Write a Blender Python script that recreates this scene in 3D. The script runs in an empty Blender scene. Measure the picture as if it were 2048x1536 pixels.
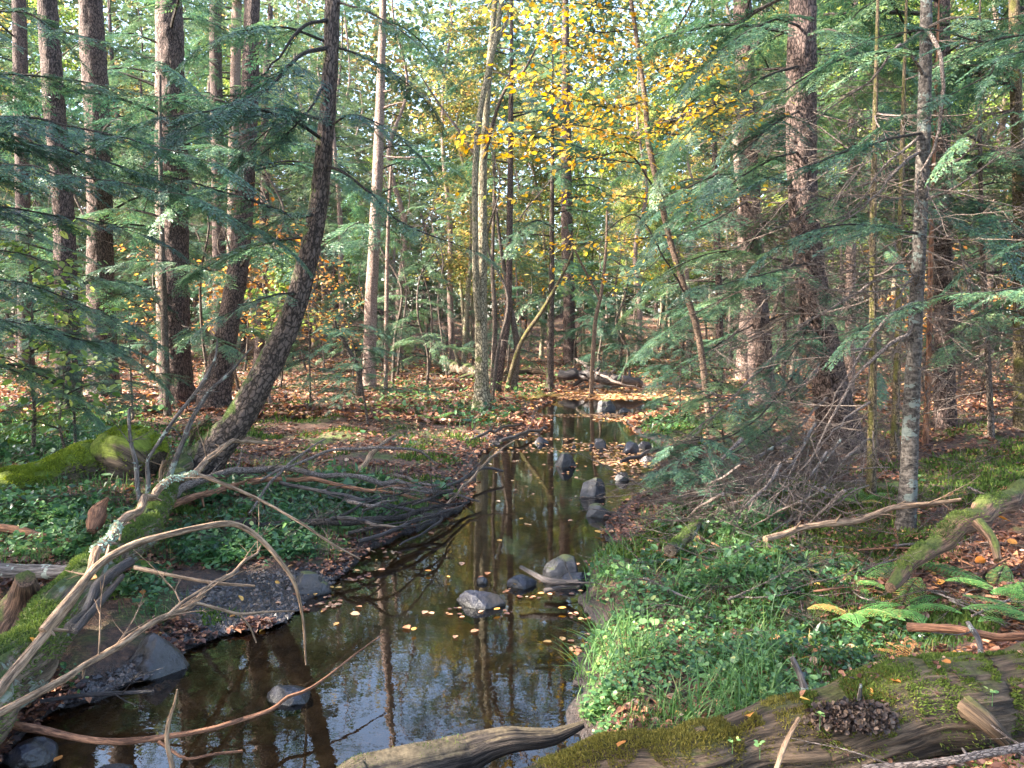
import bpy, math, random
import numpy as np
from mathutils import Vector
R = math.radians
rng = np.random.default_rng(7)
random.seed(7)
S = bpy.context.scene
COL = S.collection

# ---------------------------------------------------------------- camera, world, sun, exposure
CAMH, PITCH, FPX = 1.7, R(4.7), 1547.0
cd = bpy.data.cameras.new('camera'); cam = bpy.data.objects.new('camera', cd); COL.objects.link(cam)
cam.location = (0, 0, CAMH); cam.rotation_euler = (R(90) - PITCH, 0, 0)
cd.sensor_width = 36; cd.lens = 36 * FPX / 2048; cd.clip_start = 0.05; cd.clip_end = 1000
S.camera = cam
SUN = np.array([-0.80, -0.14, 0.60]); SUN /= np.linalg.norm(SUN)
w = bpy.data.worlds.new('World'); S.world = w; w.use_nodes = True
nt = w.node_tree; sk = nt.nodes.new('ShaderNodeTexSky'); sk.sky_type = 'NISHITA'; sk.sun_disc = False
sk.sun_elevation = math.asin(SUN[2]); sk.sun_rotation = math.atan2(SUN[0], SUN[1]) % (2 * math.pi)
sk.air_density = 1.0; sk.dust_density = 2.5; sk.ozone_density = 1.0
nt.links.new(sk.outputs[0], nt.nodes['Background'].inputs[0]); nt.nodes['Background'].inputs[1].default_value = 0.15
sl = bpy.data.lights.new('sun', 'SUN'); so = bpy.data.objects.new('sun', sl); COL.objects.link(so)
sl.energy = 5.0; sl.angle = R(0.5); sl.color = (1.0, 0.90, 0.76)
so.rotation_euler = Vector(SUN).to_track_quat('Z', 'Y').to_euler(); so.location = (-20, 0, 30)
S.view_settings.view_transform = 'Standard'; S.view_settings.look = 'None'
S.view_settings.exposure = 2.98; S.view_settings.gamma = 1
S.render.engine = 'CYCLES'
S.cycles.max_bounces = 6; S.cycles.diffuse_bounces = 3; S.cycles.glossy_bounces = 3
S.cycles.transmission_bounces = 3; S.cycles.transparent_max_bounces = 6

# ---------------------------------------------------------------- pixel rays (photo 2048 x 1536)
cp, sp = math.cos(PITCH), math.sin(PITCH)
def ray(u, v):
    a = (u - 1024) / FPX; b = -(v - 768) / FPX
    return np.array([a, cp + b * sp, -sp + b * cp])
C0 = np.array([0, 0, CAMH])
def P(u, v, Y): d = ray(u, v); return C0 + d * (Y / d[1])
def Wz(u, v, z): d = ray(u, v); return C0 + d * ((z - CAMH) / d[2])
def ss(x, a, b):
    t = np.clip((x - a) / (b - a), 0, 1); return t * t * (3 - 2 * t)

# ---------------------------------------------------------------- noise
def _h(i, j, k):
    n = (i.astype(np.int64) * 374761393 + j.astype(np.int64) * 668265263 + k.astype(np.int64) * 2147483647) & 0xffffffff
    n = ((n ^ (n >> 13)) * 1274126177) & 0xffffffff
    n = (n ^ (n >> 16)) & 0xffffffff
    return n / 4294967295.0
def vn(x, y, z=None):
    x = np.asarray(x, float); y = np.asarray(y, float); z = np.zeros_like(x) if z is None else np.asarray(z, float)
    i, j, k = np.floor(x), np.floor(y), np.floor(z); fx, fy, fz = x - i, y - j, z - k
    fx = fx * fx * (3 - 2 * fx); fy = fy * fy * (3 - 2 * fy); fz = fz * fz * (3 - 2 * fz); r = 0
    for a in (0, 1):
        for b in (0, 1):
            for c in (0, 1):
                r = r + _h(i + a, j + b, k + c) * (fx if a else 1 - fx) * (fy if b else 1 - fy) * (fz if c else 1 - fz)
    return r * 2 - 1
def fbm(x, y, z=None, o=4):
    r = 0; a = 1; f = 1
    for _ in range(o):
        r = r + a * vn(x * f + 17.3 * _, y * f - 9.1 * _, None if z is None else z * f); a *= .5; f *= 2.03
    return r

# ---------------------------------------------------------------- stream outline and terrain
LEFT = [(-500, 1900), (-60, 1560), (60, 1480), (120, 1420), (240, 1385), (345, 1345), (375, 1300), (480, 1270), (575, 1245), (640, 1190), (665, 1160), (730, 1108), (790, 1072),
        (860, 1050), (940, 1012), (950, 960), (955, 915), (1000, 882), (1075, 868), (1100, 850), (1062, 826), (1098, 806), (1128, 786), (1180, 774)]
RIGHT = [(1420, 774), (1440, 794), (1370, 808), (1310, 822), (1250, 836), (1262, 852), (1275, 868), (1315, 884), (1330, 905), (1325, 940), (1320, 975), (1262, 1000), (1222, 1030),
         (1208, 1070), (1205, 1110), (1172, 1150), (1165, 1200), (1195, 1260), (1165, 1320), (1150, 1400), (1160, 1460), (1230, 1540), (1300, 1900)]
POLY = np.array([Wz(u, v, 0)[:2] for u, v in LEFT + RIGHT])
LP = np.array([Wz(u, v, 0)[:2] for u, v in LEFT]); RP = np.array([Wz(u, v, 0)[:2] for u, v in RIGHT])
def sdist(x, y):
    sh = np.shape(x); x = np.ravel(x); y = np.ravel(y)
    best = np.full(x.shape, 1e9); ins = np.zeros(x.shape, bool); n = len(POLY)
    for i in range(n):
        ax, ay = POLY[i]; bx, by = POLY[(i + 1) % n]; dx, dy = bx - ax, by - ay
        t = np.clip(((x - ax) * dx + (y - ay) * dy) / (dx * dx + dy * dy), 0, 1)
        best = np.minimum(best, (x - ax - t * dx) ** 2 + (y - ay - t * dy) ** 2)
        c = ((ay > y) != (by > y)) & (x < (bx - ax) * (y - ay) / (by - ay + 1e-12) + ax); ins ^= c
    return (np.sqrt(best) * np.where(ins, -1, 1)).reshape(sh)
lo = np.argsort(LP[:, 1]); ro = np.argsort(RP[:, 1])
def xc(y): return (np.interp(y, LP[lo, 1], LP[lo, 0]) + np.interp(y, RP[ro, 1], RP[ro, 0])) / 2
BAR = Wz(500, 1200, 0)[:2]; BAR2 = Wz(840, 985, 0)[:2]; BAR3 = Wz(1240, 1060, 0)[:2]
def H(x, y):
    x = np.asarray(x, float); y = np.asarray(y, float)
    d = sdist(x, y) + 0.05 * vn(x * 5, y * 5) + 0.025 * vn(x * 14, y * 14)
    rt = ss(x - xc(y), -0.3, 0.3); d0 = d; d = np.where(d > 0, d / (1 + .30 * np.clip(y - 6, 0, 14)), d)
    hl = 0.02 + 0.09 * ss(d, 0, .3) + .16 * ss(d, .35, 2.2) + .22 * ss(d, 2.5, 9) + 1.3 * ss(d0, 10, 45)
    hr = 0.02 + 0.13 * ss(d, 0, .2) + .12 * ss(d, .2, 1.3) + .22 * ss(d, 1, 4.5) + 1.5 * ss(d0, 8, 45)
    hr = hr + .085 * vn(x * 1.9, y * 1.9) * ss(d0, .15, .9) * (y < 12) + .04 * vn(x * 4.5, y * 4.5) * ss(d0, .1, .5) * (y < 12); hl = hl + .05 * vn(x * 2.1, y * 2.1) * ss(d0, .2, 1) * (y < 12)
    land = hl * (1 - rt) + hr * rt
    for (b, sx, sy, k) in ((BAR, .55, .45, .9), (BAR3, .22, .5, .6)):
        land = land * (1 - k * np.exp(-((x - b[0]) / sx) ** 2 - ((y - b[1]) / sy) ** 2))
    nz = .05 * fbm(x * 1.3, y * 1.3, o=4) + .012 * vn(x * 11, y * 11) + .25 * ss(d0, 4, 20) * vn(x * .22, y * .22)
    land = np.maximum(land + nz * ss(d, 0, .6), 0.008)
    bed = -0.03 - .2 * ss(-d, 0, .7) + .02 * vn(x * 6, y * 6)
    return np.where(d > 0, land, bed)
def HT(x, y): return float(H(np.array([x]), np.array([y]))[0])
def GT(u, v):
    d = ray(u, v); t = 1.5
    ts = np.concatenate([np.arange(1.2, 12, .04), np.arange(12, 90, .2)])
    pts = C0 + d * ts[:, None]; hh = H(pts[:, 0], pts[:, 1]); k = np.argmax(pts[:, 2] < hh)
    return pts[k]

# ---------------------------------------------------------------- mesh builder
class MB:
    def __init__(s): s.V = []; s.F = []; s.n = 0
    def add(s, V, F, rnd=0.5, bk=None, mat=0):
        V = np.asarray(V, float).reshape(-1, 3); F = np.asarray(F, int); m = len(V)
        if m == 0: return
        r = np.broadcast_to(np.asarray(rnd, float), (m,)).copy()
        b = V.copy() if bk is None else np.asarray(bk, float)
        s.V.append((V, r, b)); s.F.append((F + s.n, mat)); s.n += m
    def merge(s, t, M=None, off=(0, 0, 0)):
        for (V, r, b) in t.V:
            s.V.append(((V @ M.T if M is not None else V) + np.asarray(off), r, b))
        for F, m in t.F: s.F.append((F + s.n, m))
        s.n += t.n
    def build(s, name, mats, parent=None, smooth=True, sm_mats=None):
        me = bpy.data.meshes.new(name)
        V = np.concatenate([a[0] for a in s.V]); r = np.concatenate([a[1] for a in s.V]); b = np.concatenate([a[2] for a in s.V])
        me.vertices.add(len(V)); me.vertices.foreach_set('co', V.astype(np.float32).ravel())
        lp = np.concatenate([F.ravel() for F, m in s.F]); tot = np.concatenate([np.full(len(F), F.shape[1]) for F, m in s.F])
        mi = np.concatenate([np.full(len(F), m) for F, m in s.F])
        me.loops.add(len(lp)); me.loops.foreach_set('vertex_index', lp.astype(np.int32))
        me.polygons.add(len(tot)); me.polygons.foreach_set('loop_start', (np.cumsum(tot) - tot).astype(np.int32))
        me.polygons.foreach_set('material_index', mi.astype(np.int32))
        me.polygons.foreach_set('use_smooth', np.full(len(tot), smooth))
        me.update(calc_edges=True)
        a = me.attributes.new('rnd', 'FLOAT', 'POINT'); a.data.foreach_set('value', r.astype(np.float32))
        a = me.attributes.new('bk', 'FLOAT_VECTOR', 'POINT'); a.data.foreach_set('vector', b.astype(np.float32).ravel())
        for m in (mats if isinstance(mats, (list, tuple)) else [mats]): me.materials.append(m)
        o = bpy.data.objects.new(name, me); COL.objects.link(o)
        if parent is not None: o.parent = parent
        return o
def tag(o, label=None, cat=None, group=None, kind=None):
    if label: o['label'] = label
    if cat: o['category'] = cat
    if group: o['group'] = group
    if kind: o['kind'] = kind
    return o
def empty(name, loc=(0, 0, 0), label=None, cat=None, group=None):
    o = bpy.data.objects.new(name, None); COL.objects.link(o); o.location = loc; o.empty_display_size = .2
    return tag(o, label, cat, group)
def copy_tree(root):
    c = root.copy(); COL.objects.link(c)
    for ch in root.children:
        k = ch.copy(); COL.objects.link(k); k.parent = c
        for g in ch.children:
            q = g.copy(); COL.objects.link(q); q.parent = k
    return c
def rotm(yaw, pitch=0, roll=0):
    """arrays -> (N,3,3): roll about x, pitch about y (positive lifts +x), yaw about z"""
    yaw, pitch, roll = np.broadcast_arrays(np.atleast_1d(yaw).astype(float), pitch, roll)
    cy, sy, cq, sq, cr, sr = np.cos(yaw), np.sin(yaw), np.cos(pitch), np.sin(pitch), np.cos(roll), np.sin(roll)
    z = np.zeros_like(cy); o = np.ones_like(cy)
    A = np.stack([cy, -sy, z, sy, cy, z, z, z, o], -1).reshape(-1, 3, 3)
    B = np.stack([cq, z, -sq, z, o, z, sq, z, cq], -1).reshape(-1, 3, 3)
    Cc = np.stack([o, z, z, z, cr, -sr, z, sr, cr], -1).reshape(-1, 3, 3)
    return A @ B @ Cc
def scatter(mb, TV, TF, pos, M, sc, rnd, mat=0):
    """copies of a small template baked into one mesh (leaves, blades)"""
    TV = np.asarray(TV, float); TF = np.asarray(TF, int); N = len(pos)
    if N == 0: return
    sc = np.asarray(sc, float)
    if sc.ndim == 0: sc = np.full(N, float(sc))
    if sc.ndim == 1: sc = np.repeat(sc[:, None], 3, 1)
    V = np.einsum('nij,nkj->nki', M, TV[None] * sc[:, None, :]) + pos[:, None, :]
    F = TF[None] + (np.arange(N) * len(TV))[:, None, None]
    mb.add(V.reshape(-1, 3), F.reshape(-1, TF.shape[1]), np.repeat(np.broadcast_to(rnd, (N,)), len(TV)), mat=mat)

def spline(pts, step):
    pts = np.asarray(pts, float)
    if len(pts) == 2: pts = np.array([pts[0], (pts[0] + pts[1]) / 2, pts[1]])
    q = np.vstack([2 * pts[0] - pts[1], pts, 2 * pts[-1] - pts[-2]]); out = []
    for i in range(1, len(q) - 2):
        L = np.linalg.norm(q[i + 1, :3] - q[i, :3]); n = max(2, int(L / step)); t = np.linspace(0, 1, n, endpoint=False)[:, None]
        a, b, c, d = q[i - 1], q[i], q[i + 1], q[i + 2]
        out.append(.5 * ((2 * b) + (c - a) * t + (2 * a - 5 * b + 4 * c - d) * t ** 2 + (3 * b - a - 3 * c + d) * t ** 3))
    return np.vstack(out + [pts[-1:]])
def tube(mb, pr, sides=6, amp=0., fz=6., fa=3., mat=0, cap=True, rnd=.5, knots=0, flare=0, seed=0):
    """pr: n x 4 (x, y, z, radius); amp: bark relief as a part of the radius"""
    pr = np.asarray(pr, float); p = pr[:, :3]; r = np.maximum(pr[:, 3], 1e-4); n = len(p)
    T = np.gradient(p, axis=0); T /= np.linalg.norm(T, axis=1)[:, None] + 1e-12
    ref = np.array([0.31, .95, 0.05]) if abs(T[0, 2]) > .6 else np.array([0.02, 0.05, 1.])
    N = np.zeros_like(p); a = np.cross(T[0], ref); a /= np.linalg.norm(a); N[0] = a
    for i in range(1, n):
        a = N[i - 1] - T[i] * np.dot(N[i - 1], T[i]); N[i] = a / (np.linalg.norm(a) + 1e-12)
    B = np.cross(T, N); th = np.arange(sides) / sides * 2 * np.pi; ct, st = np.cos(th), np.sin(th)
    L = np.concatenate([[0], np.cumsum(np.linalg.norm(np.diff(p, axis=0), axis=1))])
    rr = np.repeat(r[:, None], sides, 1); A = ct[None] + 0 * rr; D = st[None] + 0 * rr; Lz = L[:, None] + 0 * rr
    if amp:
        rm = r.mean()
        q = 1 - np.abs(vn(A * fa + seed, D * fa, Lz * fz / max(rm * 8, .3)))
        q2 = vn(A * fa * 3 + seed, D * fa * 3, Lz * fz * 2.5)
        big = vn(A * 1.1 + seed, D * 1.1, Lz * 1.3)
        rr = rr * (1 + amp * ((q - .6) * 1.2 + q2 * .35) + .07 * big)
    if flare:
        k = np.exp(-Lz / (r[0] * 1.6)); rr = rr * (1 + flare * k * (0.6 + .5 * np.cos(5 * th + seed)[None]))
    V = p[:, None] + rr[..., None] * (A[..., None] * N[:, None] + D[..., None] * B[:, None])
    bk = np.stack([A * r.mean() * 1.0, D * r.mean() * 1.0, Lz + seed], -1)
    i = np.arange(n - 1)[:, None] * sides; j = np.arange(sides)[None]; j2 = (j + 1) % sides
    F = np.stack([i + j, i + j2, i + sides + j2, i + sides + j], -1).reshape(-1, 4)
    mb.add(V.reshape(-1, 3), F, rnd, bk.reshape(-1, 3), mat)
    if cap:
        for k in (0, n - 1):
            c = np.vstack([V[k], p[k] + T[k] * (-1 if k == 0 else 1) * r[k] * .3]); jj = np.arange(sides)
            f = np.stack([jj, (jj + 1) % sides, np.full(sides, sides)], -1)
            if k == 0: f = f[:, ::-1]
            mb.add(c, f, rnd, np.vstack([bk[k], [0, 0, L[k] + seed]]), mat)
    return mb

# ---------------------------------------------------------------- materials
def newmat(name):
    m = bpy.data.materials.new(name); m.use_nodes = True; n = m.node_tree; n.nodes.clear()
    out = n.nodes.new('ShaderNodeOutputMaterial'); return m, n, out
def ramp(n, fac, stops):
    r = n.nodes.new('ShaderNodeValToRGB'); el = r.color_ramp.elements
    while len(el) > 1: el.remove(el[0])
    el[0].position, el[0].color = stops[0][0], (*stops[0][1], 1)
    for p_, c in stops[1:]: e = el.new(p_); e.color = (*c, 1)
    n.links.new(fac, r.inputs[0]); return r.outputs[0]
def attr(n, name, out='Fac'):
    a = n.nodes.new('ShaderNodeAttribute'); a.attribute_name = name; return a.outputs[out]
def mathn(n, op, a, b=None, clamp=False):
    m = n.nodes.new('ShaderNodeMath'); m.operation = op; m.use_clamp = clamp
    for i, x in enumerate((a, b)):
        if x is None: continue
        if isinstance(x, (int, float)): m.inputs[i].default_value = x
        else: n.links.new(x, m.inputs[i])
    return m.outputs[0]
def noise(n, vec, scale, detail=4, rough=.55, dim='3D'):
    t = n.nodes.new('ShaderNodeTexNoise'); t.inputs['Scale'].default_value = scale; t.inputs['Detail'].default_value = detail
    t.inputs['Roughness'].default_value = rough
    if vec is not None: n.links.new(vec, t.inputs['Vector'])
    return t.outputs['Fac']
def mix(n, f, a, b):
    m = n.nodes.new('ShaderNodeMix'); m.data_type = 'RGBA'
    if isinstance(f, (int, float)): m.inputs[0].default_value = f
    else: n.links.new(f, m.inputs[0])
    for i, x in ((6, a), (7, b)):
        if isinstance(x, tuple): m.inputs[i].default_value = (*x, 1)
        else: n.links.new(x, m.inputs[i])
    return m.outputs[2]
def vscale(n, vec, s):
    m = n.nodes.new('ShaderNodeMapping'); m.inputs['Scale'].default_value = s; n.links.new(vec, m.inputs['Vector']); return m.outputs[0]
def bump(n, h, strength, dist):
    b = n.nodes.new('ShaderNodeBump'); b.inputs['Strength'].default_value = strength; b.inputs['Distance'].default_value = dist
    n.links.new(h, b.inputs['Height']); return b.outputs[0]
def leafmat(name, stops, trans=.35, rough=.5, spec=.4, objvar=0.15):
    m, n, out = newmat(name); f = attr(n, 'rnd')
    if objvar:
        oi = n.nodes.new('ShaderNodeObjectInfo'); k = mathn(n, 'MULTIPLY_ADD', oi.outputs['Random'], objvar)
        k.node.inputs[2].default_value = -objvar / 2; f = mathn(n, 'ADD', f, k, True)
    c = ramp(n, f, stops)
    p = n.nodes.new('ShaderNodeBsdfPrincipled'); n.links.new(c, p.inputs['Base Color'])
    p.inputs['Roughness'].default_value = rough; p.inputs['Specular IOR Level'].default_value = spec
    t = n.nodes.new('ShaderNodeBsdfTranslucent')
    hs = n.nodes.new('ShaderNodeHueSaturation'); hs.inputs['Saturation'].default_value = 1.15; hs.inputs['Value'].default_value = 1.25
    n.links.new(c, hs.inputs['Color']); n.links.new(hs.outputs[0], t.inputs[0])
    mx = n.nodes.new('ShaderNodeMixShader'); mx.inputs[0].default_value = trans
    n.links.new(p.outputs[0], mx.inputs[1]); n.links.new(t.outputs[0], mx.inputs[2]); n.links.new(mx.outputs[0], out.inputs[0]); return m
def barkmat(name, dark, light, lichen=None, moss=None, sc=1., mossdir=(0, 0, 1), rough=.85, wet=False, band=False, mossamt=.5, fib=False):
    m, n, out = newmat(name); v = attr(n, 'bk', 'Vector')
    v1 = vscale(n, v, (55 * sc, 55 * sc, (60 if band else 5 if fib else 15) * sc)); n1 = noise(n, v1, 1, 6, .7)
    v2 = vscale(n, v, (190 * sc, 190 * sc, (14 if fib else 60) * sc)); n2 = noise(n, v2, 1, 3, .6)
    big = noise(n, v, 2.2, 3); f = mathn(n, 'MULTIPLY_ADD', n2, .35); n.links.new(n1, f.node.inputs[2]); f = mathn(n, 'SUBTRACT', f, .17)
    if not band and not fib:
        vo = n.nodes.new('ShaderNodeTexVoronoi'); vo.feature = 'DISTANCE_TO_EDGE'; vo.inputs['Scale'].default_value = 1
        vd = n.nodes.new('ShaderNodeVectorMath'); vd.operation = 'MULTIPLY_ADD'; tn = n.nodes.new('ShaderNodeTexNoise'); tn.inputs['Scale'].default_value = .8; n.links.new(v1, tn.inputs['Vector'])
        n.links.new(tn.outputs['Color'], vd.inputs[0]); vd.inputs[1].default_value = (1.6, 1.6, 1.6); n.links.new(v1, vd.inputs[2]); n.links.new(vd.outputs[0], vo.inputs['Vector'])
        cr = mathn(n, 'MULTIPLY', vo.outputs['Distance'], 5.5, True); f = mathn(n, 'ADD', mathn(n, 'MULTIPLY', f, .8), mathn(n, 'MULTIPLY', mathn(n, 'SUBTRACT', cr, .55), .28)); f = mathn(n, 'ADD', f, .07)
    c = ramp(n, f, [(.40, tuple(x * .6 for x in dark)), (.50, tuple((a + b) / 2 for a, b in zip(dark, light))), (.60, tuple(min(.8, x * 1.25) for x in light))])
    c = mix(n, mathn(n, 'MULTIPLY', big, .45), c, tuple(x * .5 for x in light))
    if lichen:
        l = noise(n, v, 9, 5, .7); lf = mathn(n, 'MULTIPLY', mathn(n, 'GREATER_THAN', l, .57), .75); c = mix(n, lf, c, lichen)
    if moss:
        g = n.nodes.new('ShaderNodeNewGeometry'); dp = n.nodes.new('ShaderNodeVectorMath'); dp.operation = 'DOT_PRODUCT'
        n.links.new(g.outputs['Normal'], dp.inputs[0]); dp.inputs[1].default_value = mossdir
        mn = noise(n, v, 5, 5, .65); k = mathn(n, 'ADD', dp.outputs['Value'], mathn(n, 'MULTIPLY', mn, 2.2)); 
        k = mathn(n, 'MULTIPLY', mathn(n, 'SUBTRACT', k, 2.1 - 1.6 * mossamt), 3.5, True)
        mc = ramp(n, noise(n, v, 60, 2), [(.3, tuple(x * .45 for x in moss)), (.7, moss)]); c = mix(n, k, c, mc)
    p = n.nodes.new('ShaderNodeBsdfPrincipled'); n.links.new(c, p.inputs['Base Color']); p.inputs['Roughness'].default_value = .38 if wet else rough
    p.inputs['Specular IOR Level'].default_value = .45 if wet else .25
    n.links.new(bump(n, f, .9, .02), p.inputs['Normal']); n.links.new(p.outputs[0], out.inputs[0]); return m
def rockmat(name, base, moss=None, wet=.5):
    m, n, out = newmat(name); g = n.nodes.new('ShaderNodeNewGeometry'); pos = g.outputs['Position']
    n1 = noise(n, pos, 22, 6, .65); n2 = noise(n, pos, 120, 3, .6)
    c = ramp(n, n1, [(.36, tuple(x * .35 for x in base)), (.5, base), (.66, tuple(x * 2.0 for x in base))])
    sx = n.nodes.new('ShaderNodeSeparateXYZ'); n.links.new(pos, sx.inputs[0])
    c = mix(n, mathn(n, 'MULTIPLY', mathn(n, 'SUBTRACT', noise(n, pos, 7, 4), .5), 3, True), c, (.055, .042, .03))
    c = mix(n, mathn(n, 'GREATER_THAN', noise(n, pos, 34, 4, .7), .66), c, (.08, .08, .075))
    wl = mathn(n, 'SUBTRACT', 1, mathn(n, 'MULTIPLY', sx.outputs[2], 32), True); c = mix(n, mathn(n, 'MULTIPLY', wl, .75), c, (.02, .018, .014))
    if moss:
        nz = n.nodes.new('ShaderNodeSeparateXYZ'); n.links.new(g.outputs['Normal'], nz.inputs[0])
        k = mathn(n, 'ADD', nz.outputs[2], mathn(n, 'MULTIPLY', noise(n, pos, 12, 5), 1.3)); k = mathn(n, 'MULTIPLY', mathn(n, 'SUBTRACT', k, 1.3), 4, True)
        c = mix(n, k, c, moss)
    p = n.nodes.new('ShaderNodeBsdfPrincipled'); n.links.new(c, p.inputs['Base Color'])
    p.inputs['Roughness'].default_value = wet; p.inputs['Specular IOR Level'].default_value = .5
    h = mathn(n, 'MULTIPLY_ADD', n2, .3); n.links.new(n1, h.node.inputs[2])
    n.links.new(bump(n, h, .8, .012), p.inputs['Normal']); n.links.new(p.outputs[0], out.inputs[0]); return m

HEM = [(0, (.024, .060, .042)), (.35, (.052, .118, .070)), (.7, (.11, .19, .09)), (1, (.21, .28, .12))]
M_hem = leafmat('hemlock needles', HEM, .30, .38, .55, .5)
M_hem_far = leafmat('far hemlock needles', [(0, (.04, .075, .045)), (.4, (.08, .13, .068)), (.75, (.15, .19, .095)), (1, (.28, .27, .14))], .38, .5, .4, .3)
M_grn = leafmat('green leaves', [(0, (.09, .15, .045)), (.5, (.18, .26, .07)), (1, (.34, .36, .11))], .5, .45, .35, .2)
M_yg = leafmat('lime and yellow leaves', [(0, (.11, .15, .055)), (.5, (.24, .24, .08)), (.8, (.44, .33, .11)), (1, (.48, .27, .13))], .5, .45, .35, .2)
M_yel = leafmat('yellow leaves', [(0, (.50, .24, .05)), (.35, (.62, .40, .08)), (.8, (.72, .54, .14)), (1, (.44, .42, .12))], .5, .5, .3, .08)
M_org = leafmat('orange leaves', [(0, (.34, .13, .05)), (.5, (.50, .25, .09)), (1, (.58, .40, .15))], .45, .5, .3, .1)
M_lit = leafmat('fallen leaves', [(0, (.045, .025, .022)), (.25, (.11, .05, .038)), (.5, (.22, .095, .055)), (.68, (.36, .16, .08)), (.82, (.46, .27, .17)), (.92, (.60, .33, .09)), (1, (.62, .42, .28))], .15, .55, .4, 0)
M_gold = leafmat('fresh fallen leaf', [(0, (.50, .19, .05)), (.5, (.68, .32, .07)), (1, (.74, .44, .12))], .25, .45, .4, .5)
M_cov = leafmat('ground plants', [(0, (.025, .065, .03)), (.4, (.07, .155, .058)), (.8, (.16, .28, .09)), (.93, (.34, .38, .12)), (1, (.55, .52, .22))], .35, .35, .5, 0)
M_gra = leafmat('grass blades', [(0, (.035, .09, .03)), (.5, (.08, .17, .045)), (.9, (.18, .26, .08)), (1, (.42, .34, .14))], .35, .45, .4, 0)
M_mos = leafmat('moss', [(0, (.04, .065, .015)), (.5, (.11, .15, .03)), (.85, (.17, .20, .04)), (1, (.26, .24, .06))], .25, .8, .15, 0)
M_mos2 = leafmat('grey green moss', [(0, (.045, .07, .02)), (.5, (.10, .145, .035)), (1, (.2, .23, .06))], .25, .8, .15, 0)
M_mosd = leafmat('dark moss', [(0, (.03, .055, .015)), (.5, (.065, .11, .025)), (1, (.14, .18, .035))], .25, .8, .15, 0)
M_mosg = leafmat('sun-tinted gold moss', [(0, (.06, .055, .018)), (.5, (.16, .135, .03)), (1, (.28, .23, .06))], .3, .8, .15, 0)  # gold of the sun patch on the log end is put into this colour
M_fern = leafmat('fern', [(0, (.08, .20, .06)), (.55, (.14, .30, .09)), (.85, (.26, .38, .12)), (1, (.42, .27, .09))], .4, .45, .35, .5)
M_fernb = leafmat('dry fern', [(0, (.28, .12, .04)), (.5, (.45, .24, .09)), (1, (.55, .38, .15))], .35, .6, .2, .1)
M_lichen = leafmat('lichen', [(0, (.25, .32, .22)), (1, (.5, .6, .45))], .1, .9, .1, 0)
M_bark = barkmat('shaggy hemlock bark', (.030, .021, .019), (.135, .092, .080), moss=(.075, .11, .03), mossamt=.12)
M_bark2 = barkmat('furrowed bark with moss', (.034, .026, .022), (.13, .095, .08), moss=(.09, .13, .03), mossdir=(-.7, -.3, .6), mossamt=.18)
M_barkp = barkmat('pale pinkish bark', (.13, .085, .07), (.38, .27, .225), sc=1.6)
M_barkg = barkmat('olive ridged bark', (.085, .07, .045), (.32, .27, .185), moss=(.11, .14, .04), mossdir=(-.3, -.7, .0), mossamt=.1)
M_barks = barkmat('smooth grey bark', (.030, .025, .022), (.115, .098, .085), lichen=(.17, .20, .18), band=True, sc=.8)
M_birch = barkmat('coppery birch bark', (.05, .032, .024), (.21, .145, .105), band=True, sc=1.)
M_thin = barkmat('thin dark bark', (.05, .038, .032), (.17, .13, .105), sc=1.5)
M_thing = barkmat('mossy thin bark', (.05, .038, .024), (.17, .125, .075), moss=(.13, .12, .035), mossdir=(-.6, -.6, .3), mossamt=.2, sc=1.5)
M_twig = barkmat('grey brown twig', (.10, .075, .065), (.30, .235, .20), sc=2.5)
M_twigd = barkmat('dark twig', (.022, .018, .016), (.075, .06, .052), sc=2.5)
M_wood = barkmat('bare tan deadwood', (.10, .060, .038), (.42, .275, .175), sc=1.6, rough=.75, fib=True)
M_woodr = barkmat('rusty deadwood', (.09, .04, .026), (.33, .16, .09), sc=1.6, fib=True)
M_woodg = barkmat('weathered grey deadwood', (.05, .042, .038), (.20, .17, .155), lichen=(.35, .40, .34), sc=1.6, fib=True)
M_logb = barkmat('bark under bright moss', (.04, .03, .022), (.14, .10, .07), moss=(.17, .21, .03), mossamt=.6, fib=True)
M_woodd = barkmat('wet dark wood', (.018, .014, .014), (.075, .058, .055), sc=1.6, wet=True, fib=True)
M_logm = barkmat('mossy log bark', (.05, .035, .025), (.20, .145, .10), moss=(.075, .10, .028), mossamt=.3, lichen=(.22, .25, .2), fib=True)
M_logr = barkmat('rotten red wood', (.045, .028, .022), (.20, .115, .075), moss=(.10, .12, .03), mossamt=.3, sc=1.3, fib=True)
M_logcut = barkmat('dark log with painted sunlit top', (.012, .010, .010), (.065, .05, .040), moss=(.17, .13, .08), mossamt=.2, sc=1.2, fib=True)  # tan on upward faces is the sunlit top painted in, passed as moss
M_mosb = leafmat('bright cushion moss', [(0, (.08, .11, .02)), (.5, (.20, .25, .035)), (1, (.40, .43, .07))], .3, .8, .15, 0)
M_loglit = barkmat('weathered golden log', (.026, .019, .014), (.14, .092, .058), moss=(.10, .095, .03), mossamt=.12, sc=.8, fib=True)
M_rock = rockmat('wet grey rock', (.018, .018, .026), None, .32)
M_rockm = rockmat('mossy rock', (.026, .024, .027), (.07, .075, .02), .45)
M_rockd = rockmat('dark wet rock', (.022, .020, .023), None, .3)

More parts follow.
